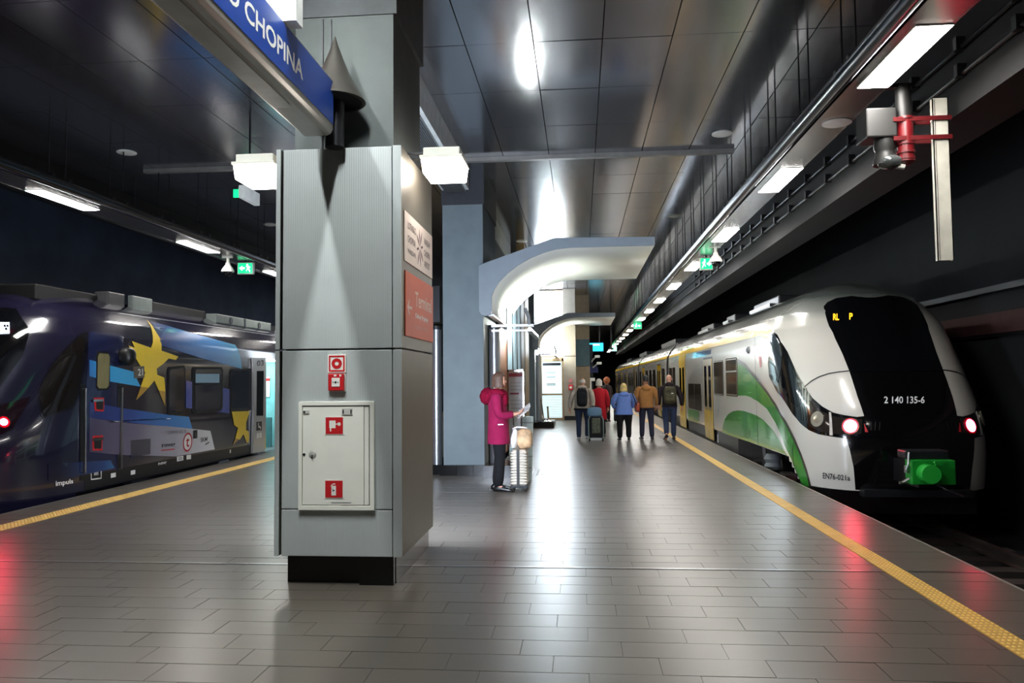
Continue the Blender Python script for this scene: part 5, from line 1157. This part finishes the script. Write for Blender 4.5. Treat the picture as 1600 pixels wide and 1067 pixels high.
def hair_cap(T,head,m,parent,drop=.0,front=.45,top=.03,noise=.05,r=(.088,.108,.112)):
    """scalp hair; drop lengthens it at sides and back, front = where the face opens"""
    c=(head[0],head[1]-.008,1.648)
    b=MB(T); n=20
    vs=[];fs=[];rows=[]
    rnd=random.Random(3)
    levels=[1.0,.96,.85,.68,.45,.2,-.05,-.3,-.5]+([] if drop<=0 else [-.5-drop*.5/.11,-.5-drop/.11])
    for z in levels:
        rr_=math.sqrt(max(0.0004,1-min(1,z)**2)) if z>-.3 else .95
        if z<=-.5 and drop>0: rr_=1.02+.06*(-.5-z)
        row=[]
        for k in range(n):
            t=2*PI*k/n; q=1+(rnd.random()-.5)*noise
            row.append((c[0]+r[0]*rr_*math.cos(t)*q,c[1]+r[1]*rr_*math.sin(t)*q,c[2]+r[2]*z))
        rows.append(row)
    vs=[p for r_ in rows for p in r_]
    for i in range(len(rows)-1):
        for k in range(n):
            t=2*PI*(k+.5)/n; z=(levels[i]+levels[i+1])/2
            if math.sin(t)>front and z<.42: continue
            if drop<=0 and z<-.15 and math.sin(t)>-.35: continue
            fs.append((i*n+k,i*n+(k+1)%n,(i+1)*n+(k+1)%n,(i+1)*n+k))
    b.add(vs,fs); o=b.build('hair',m,parent,smooth='all',sub=1)
    so=o.modifiers.new('t','SOLIDIFY'); so.thickness=.012*(T.to_scale()[0]); so.offset=0
    return o
def cloth(name,c,var=.1): return mat(name,c,.85,0,var,14,.25,90,spec=.25)
SK=mat('skin',(205,150,126),.55,0,.05,20); SK2=mat('skin tan',(176,122,96),.55,0,.05,20)
# --- woman in the magenta coat
M_mag=cloth('magenta wool',(138,20,68)); M_fur=mat('burgundy fur',(122,14,44),.95,0,.35,40,.8,120,spec=.1)
M_hb=mat('brown hair',(84,60,48),.55,0,.25,30,.4,60)
wl_=(-1.20,11.21,0)
r,T,I=figure('person','woman in a magenta coat with a fur hood, reading a leaflet beside a silver suitcase',wl_,-PI/2,1.72,SK,M_hb,M_mag,cloth('black trousers',(20,20,24)),mat('black leather',(18,17,18),.25),
  dict(hem_z=.70,flare=1.1,lean=-.02,hyo=.02,sw=1.06,w=1.0,legs=[dict(knee=(0,.01,.5),ankle=(0,-.05,.085)),dict(knee=(0,.03,.5),ankle=(0,.0,.085))],pw=1.12,
   arms=[dict(elbow=(-.235,.0,1.11),wrist=(-.14,.24,1.13),hand=(.35,.8,.25),palm=(.3,-.1,.95)),dict(elbow=(.235,.02,1.11),wrist=(.12,.25,1.13),hand=(-.3,.8,.25),palm=(-.3,-.1,.95))]),face=True)
hair_cap(T,I['head'],M_hb,r,drop=.065,front=.5,noise=.12)
b=MB(T)
for c,q,n_ in (((0,-.16,1.40),(.155,.11,.12),44),((.105,-.03,1.44),(.075,.14,.07),30),((-.105,-.03,1.44),(.075,.14,.07),30),((.065,.10,1.36),(.05,.045,.11),22),((-.065,.10,1.36),(.05,.045,.11),22)):
    b.ell(c,q,n_,n_//2,noise=.26)
b.build('fur_hood',M_fur,r,smooth='all')
for z in (.62,.655,.69): pass
MB(T).box(.196,.203,.02,.09,.985,.992).ell((.198,.015,.985),(.006,.012,.012),8,6).build('pocket_zip',M_chrome,I['coat'])
lf=tag(MB(T).add([(-.15,.29,1.17),(0,.30,1.12),(.15,.30,1.07),(.15,.47,1.20),(0,.48,1.25),(-.15,.46,1.29),(-.15,.288,1.174),(0,.298,1.124),(.15,.298,1.074),(.15,.468,1.204),(0,.478,1.254),(-.15,.458,1.294)],
   [(0,1,4,5),(1,2,3,4),(6,11,10,7),(7,10,9,8),(0,5,11,6),(5,4,10,11),(4,3,9,10),(3,2,8,9),(2,1,7,8),(1,0,6,7)]).build('leaflet',mat('leaflet print',(218,206,206),.5,0,.6,18),None),'open printed leaflet held by the woman in magenta','leaflet')
b=MB(T)
for (u0,u1,v0,v1) in ((-.13,-.03,.25,.6),(.02,.12,.5,.9),(-.12,-.02,.7,.92)):
    f=lambda u,v:(u,.297+.18*v,1.112+.13*v-.33*u)
    b.add([f(u0,v0),f(u1,v0),f(u1,v1),f(u0,v1)],[(3,2,1,0)])
b.build('print_block',mat('leaflet picture',(96,40,54),.5,0,.4,20),lf,recalc=False)
# --- silver suitcase with bags
t=thing('suitcase','ribbed silver suitcase with black centre strip standing beside the woman in magenta','suitcase',(-.91,11.27,0))
M_sil=mat('silver shell',(192,184,172),.3,.45,var=.05)
b=MB(); x0,x1,y0,y1=-1.025,-.785,11.15,11.52
rg=[]
zz=[.075]+[.09+.0405*i for i in range(13)]+[.605]
sh_=MB().box(x0+.012,x1-.012,y0+.012,y1-.012,.075,.60).build('shell',M_sil,t,bevel=.03)
for i in range(12):
    z=.10+.0405*i
    b=MB(); b.box(x0,x1,y0,y1,z,z+.026); b.build('rib',M_sil,sh_,bevel=.008)
MB().box(-.935,-.895,y0-.008,y0+.03,.08,.60).build('zip_strip',M_black,t)
MB().box(x0-.004,x1+.004,y0-.004,y1+.004,.055,.085).build('base_frame',M_dark,t,bevel=.005)
for x in (x0+.03,x1-.03):
    for y in (y0+.03,y1-.03):
        MB().lathe([(.008,-.014),(.028,-.012),(.028,.012),(.008,.014)],(x,y,.029),14,axis='x').build('wheel',M_rubber,t,smooth=True)
        MB().box(x-.022,x+.022,y-.03,y+.03,.045,.07).build('wheel_fork',M_black,t)
MB().tube([(-1.0,11.42,.6),(-1.0,11.42,1.06)],.01,8).tube([(-.88,11.42,.6),(-.88,11.42,1.06)],.01,8).tube([(-1.02,11.42,1.06),(-.86,11.42,1.06)],.015,8).build('pull_handle',M_chrome,t)
tag(MB().ell((-.83,11.36,.745),(.115,.12,.145),14,10,e=.6,noise=.1).tube([(-.86,11.3,.86),(-.83,11.3,.93),(-.79,11.3,.86)],.008,6).build('paper_bag',mat('patterned paper bag',(206,170,132),.7,0,.45,9),None,smooth=True),'patterned beige paper bag sitting on the silver suitcase','bag')
b=MB(); b.loft([ring((-.99,11.33,.62),.05,.10,12),ring((-.985,11.33,.74),.075,.11,12),ring((-.965,11.33,.85),.04,.05,12),ring((-.98,11.33,.90),.02,.03,12)])
b.tube([(-1.0,11.3,.89),(-.94,11.28,.92),(-.86,11.28,.915),(-.78,11.3,.90)],.014,6)
tag(b.build('plastic_bag',mat('white plastic bag',(226,224,222),.3,0,.1,12),None,smooth='all'),'crumpled white plastic bag hung over the silver suitcase handle','bag')
t=thing('wire_basket_bag','translucent white bag with a grid print behind the suitcase','bag',(-.87,12.4,.0))
MB().loft([ring((-.87,12.4,.0),.075,.07,8),ring((-.87,12.4,.5),.09,.08,8),ring((-.87,12.4,1.02),.11,.09,8)]).build('bag_body',mat('translucent white',(196,214,216),.35),t)
for i in range(5): MB().loft([ring((-.87,12.4,.2+.18*i),.084+.007*i,.076+.004*i,8),ring((-.87,12.4,.21+.18*i),.085+.007*i,.077+.004*i,8)]).build('grid_line',M_grey,t)
# --- walking group
WALK=lambda ph:[dict(knee=(0,.10*ph,.51),ankle=(0,.16*ph if ph>0 else .10*ph-.12,.085 if ph>0 else .13),toe=(0,.15,.03 if ph>0 else -.02)),dict(knee=(0,-.06*ph,.50),ankle=(0,-.2*ph,.13 if ph>0 else .085),toe=(0,.15,-.01 if ph>0 else .03))]
M_jean=cloth('dark blue denim',(44,54,80)); M_bp=cloth('black nylon',(26,26,30))
# tan jacket
M_tan=cloth('tan canvas',(150,104,58))
r,T,I=figure('person','man with short black hair in a tan hooded jacket, seen from behind on the platform',(1.74,20.75,0),.02,1.70,SK2,mat('black hair',(24,20,20),.6),M_tan,cloth('navy trousers',(42,44,62)),mat('dark trainers',(44,42,46),.5),
  dict(hem_z=.87,w=1.12,sole=True,sw=1.1,legs=[dict(knee=(-.01,.02,.5),ankle=(-.02,.06,.085)),dict(knee=(.02,.01,.5),ankle=(.03,-.08,.085))],arms=[dict(elbow=(-.29,-.02,1.13),wrist=(-.25,.10,.92)),dict(elbow=(.30,-.02,1.13),wrist=(.28,.06,.92))]))
hair_cap(T,I['head'],mat('black hair',(24,20,20),.6),r,front=.5,noise=.02,r=(.083,.102,.108))
b=MB(T); b.ell((0,-.10,1.41),(.135,.075,.085),16,9,noise=.05); b.build('hood',M_tan,I['coat'],smooth='all')
MB(T).loft([ring((0,0,.865),.215,.165),ring((0,0,.90),.222,.17)]).build('waistband',mat('tan rib',(120,84,50),.9),I['coat'],smooth='all')
# dark jacket, olive backpack
M_dkj=cloth('dark plum jacket',(36,28,32))
r,T,I=figure('person','bald man in a dark jacket carrying an olive backpack, walking nearest the white train',(2.35,20.73,0),-.03,1.73,SK,None,M_dkj,M_jean,mat('black trainers',(26,24,26),.5),
  dict(hem_z=.88,w=1.08,sw=1.12,legs=[dict(knee=(0,-.02,.5),ankle=(-.01,-.22,.17),toe=(0,.10,-.07)),dict(knee=(0,.08,.5),ankle=(0,.10,.085))],arms=[dict(elbow=(-.29,-.0,1.13),wrist=(-.27,.10,.91)),dict(elbow=(.31,-.05,1.13),wrist=(.33,.02,.89))]))
MB(T).ell((0,-.07,1.47),(.13,.11,.07),16,8,noise=.08).build('hood',M_dkj,I['coat'],smooth='all')
def backpack(T,label,m,w,hh,z,strap):
    t=thing('backpack',label,'backpack',T@Vector((0,-.2,z)))
    bd_=MB(T).ell((0,-.235,z),(w,.10,hh),20,12,e=.5).build('pack_body',m,t,smooth='all')
    MB(T).ell((0,-.325,z-hh*.35),(w*.8,.04,hh*.42),16,9,e=.5).build('front_pocket',m,t,smooth='all')
    MB(T).tube([(-w*.72,-.325,z+hh*.45),(0,-.345,z+hh*.58),(w*.72,-.325,z+hh*.45)],.008,6).build('zip',M_black,t)
    for sx in (-1,1): MB(T).tube([(sx*w*.55,-.17,z+hh*.85),(sx*w*.62,-.08,1.46),(sx*w*.62,.06,1.45),(sx*w*.62,.15,1.34),(sx*w*.72,.145,1.15),(sx*w*.75,-.06,z-hh*.6),(sx*w*.7,-.2,z-hh*.7)],.018,6).build('strap',strap,t,smooth='all')
    MB(T).tube([(-.04,-.2,z+hh*.95),(0,-.2,z+hh*1.12),(.04,-.2,z+hh*.95)],.01,6).build('grab_loop',strap,t)
    return t
bk=backpack(T,'olive camouflage backpack on the bald man in the dark jacket',mat('olive nylon',(62,58,36),.8,0,.5,16),.17,.23,1.20,M_black)
MB(T).box(.02,.08,-.352,-.346,1.24,1.255).build('reflective_tag',M_signw,bk)
# blue jacket woman
M_blu=cloth('pale blue shell',(104,130,196)); M_bl=mat('blond hair',(206,178,112),.55,0,.25,30,.4,60)
r,T,I=figure('person','blond woman in a pale blue jacket and black trousers, walking away with a red bag',(1.14,20.55,0),.06,1.49,SK,M_bl,M_blu,cloth('black loose trousers',(22,20,24)),mat('black flat shoes',(20,20,22),.4),
  dict(hem_z=.80,w=1.28,flare=1.18,belly=.15,pw=1.25,sw=1.2,legs=[dict(knee=(-.02,.0,.5),ankle=(-.02,-.02,.085)),dict(knee=(.02,.06,.5),ankle=(.02,.06,.085))],arms=[dict(elbow=(-.36,-.0,1.14),wrist=(-.26,.14,.98)),dict(elbow=(.36,.0,1.14),wrist=(.24,.16,1.0))]))
hair_cap(T,I['head'],M_bl,r,drop=.06,front=.5,noise=.12,r=(.098,.118,.12))
MB(T).ell((0,-.10,1.43),(.15,.08,.08),16,9,noise=.05).build('hood',M_blu,I['coat'],smooth='all')
t=thing('shoulder_bag','red and black shoulder bag at the side of the woman in pale blue','bag',T@Vector((.34,-.02,1.0)))
MB(T).ell((.40,-.05,1.02),(.075,.16,.15),14,9,e=.55).build('bag_body',mat('rust leather',(150,62,42),.5,0,.25,8),t,smooth='all')
MB(T).tube([(.37,-.2,1.08),(.25,-.12,1.44),(.22,.05,1.46),(.36,.1,1.1)],.018,6).build('strap',M_black,t,smooth='all')
# man with white hair ring, beige jacket and black backpack
M_bei=mat('sand and grey jacket',(172,160,146),.8,0,.3,5,.2,60)
r,T,I=figure('person','bald man in a sand coloured jacket with a black backpack, pulling a trolley case',(.05,20.58,0),-.05,1.66,SK,None,M_bei,M_jean,mat('pale trainers',(196,194,192),.5),
  dict(hem_z=.86,w=1.22,sw=1.1,hx=.0,legs=[dict(knee=(0,.06,.5),ankle=(0,.03,.085)),dict(knee=(.02,.1,.52),ankle=(0,.04,.11))],arms=[dict(elbow=(-.33,-.05,1.12),wrist=(-.36,.02,.88)),dict(elbow=(.30,-.08,1.12),wrist=(.28,-.10,.87),palm=(-1,0,0))]))
hair_cap(T,I['head'],mat('white hair',(214,208,198),.7,0,.15,30),r,front=.3,noise=.03,r=(.082,.10,.07))
MB(T).ell((0,-.03,1.49),(.13,.12,.05),16,8,noise=.05).build('collar',M_bei,I['coat'],smooth='all')
backpack(T,'black backpack on the bald man in the sand coloured jacket',M_bp,.15,.25,1.20,M_black)
MB(T).loft([ring((0,0,.85),.245,.165),ring((0,0,.90),.25,.17)]).build('waistband',M_bp,I['coat'],smooth='all')
t=thing('trolley_case','black trolley case with grey print and bright side tubes, pulled by the man in sand','suitcase',(.39,20.2,0))
TT=Matrix.Translation((.39,20.2,0))@Matrix.Rotation(-.12,4,'X')
cs=MB(TT).box(-.17,.17,-.11,.12,.09,.64).build('case_body',M_bp,t,bevel=.03)
MB(TT).box(-.11,.11,-.135,-.10,.2,.60).build('front_pocket',mat('printed nylon',(70,74,60),.7,0,.7,20),cs,bevel=.02)
for sx in (-1,1): MB(TT).tube([(sx*.19,-.10,.08),(sx*.19,-.11,.55),(sx*.15,-.11,.66)],.014,8).build('side_tube',M_steel,cs,smooth=True)
for sx in (-1,1): MB(TT).lathe([(.01,-.02),(.045,-.015),(.045,.015),(.01,.02)],(sx*.17,.04,.046),14,axis='x').build('wheel',M_rubber,t,smooth=True)
MB(TT).box(-.15,.15,-.12,-.08,.03,.09).build('foot_bar',M_steel,t)
MB(TT).tube([(-.08,.11,.6),(-.08,.11,.93)],.009,6).tube([(.08,.11,.6),(.08,.11,.93)],.009,6).tube([(-.1,.11,.93),(.1,.11,.93)],.014,6).build('pull_handle',M_dark,t)
tag(MB(TT).ell((-.03,.0,.76),(.20,.13,.13),16,10,e=.6,noise=.14).build('blue_bag',cloth('slate blue bag',(98,126,152)),None,smooth='all'),'slate blue soft bag riding on the black trolley case','bag')
# woman in the red coat ahead of him
M_rc=cloth('red coat',(186,30,44))
r,T,I=figure('person','white haired person in a long red coat, walking beside the man in sand',(.52,21.6,0),.25,1.62,SK,None,M_rc,M_bp,mat('brown boots',(60,44,38),.5),
  dict(hem_z=.55,w=1.05,flare=1.1,legs=[dict(),dict(ankle=(0,-.1,.1))],arms=[dict(),dict(elbow=(.26,-.04,1.12),wrist=(.27,.02,.88))]))
hair_cap(T,I['head'],mat('white hair',(214,208,198),.7,0,.15,30),r,drop=.04,front=.5,noise=.08,r=(.092,.112,.116))
# farther person with a hat and case
M_bh=mat('auburn fur hat',(150,84,48),.9,0,.3,30,.5,80)
r,T,I=figure('person','person in a dark coat and round fur trimmed hood far down the platform',(1.0,29.5,0),.9,1.68,SK,M_bh,cloth('brown black coat',(48,38,38)),M_bp,mat('brown boots',(60,44,38),.5),
  dict(hem_z=.72,w=1.1,legs=[dict(),dict()]),face=True)
MB(T).ell((0,.0,1.64),(.14,.13,.15),18,12,keep=lambda d:not(d[1]>.55 and abs(d[0])<.62 and abs(d[2])<.62)).build('fur_hat',M_bh,r,smooth='all')
t=thing('suitcase','black wheeled suitcase standing behind the person in the fur trimmed hood','suitcase',(1.42,28.8,0))
cs=MB().box(1.22,1.60,28.7,28.95,.07,.72).build('case_body',M_bp,t,bevel=.04)
MB().box(1.26,1.56,28.67,28.71,.12,.40).build('front_pocket',M_black,cs,bevel=.02)
MB().box(1.36,1.44,28.665,28.70,.5,.55).build('badge',M_signw,cs)
for x in (1.27,1.55): MB().lathe([(.01,-.015),(.035,-.012),(.035,.012),(.01,.015)],(x,28.8,.036),12,axis='x').build('wheel',M_rubber,t,smooth=True)
MB().tube([(1.32,28.92,.7),(1.32,28.92,1.0),(1.5,28.92,1.0),(1.5,28.92,.7)],.01,6).build('pull_handle',M_dark,t)
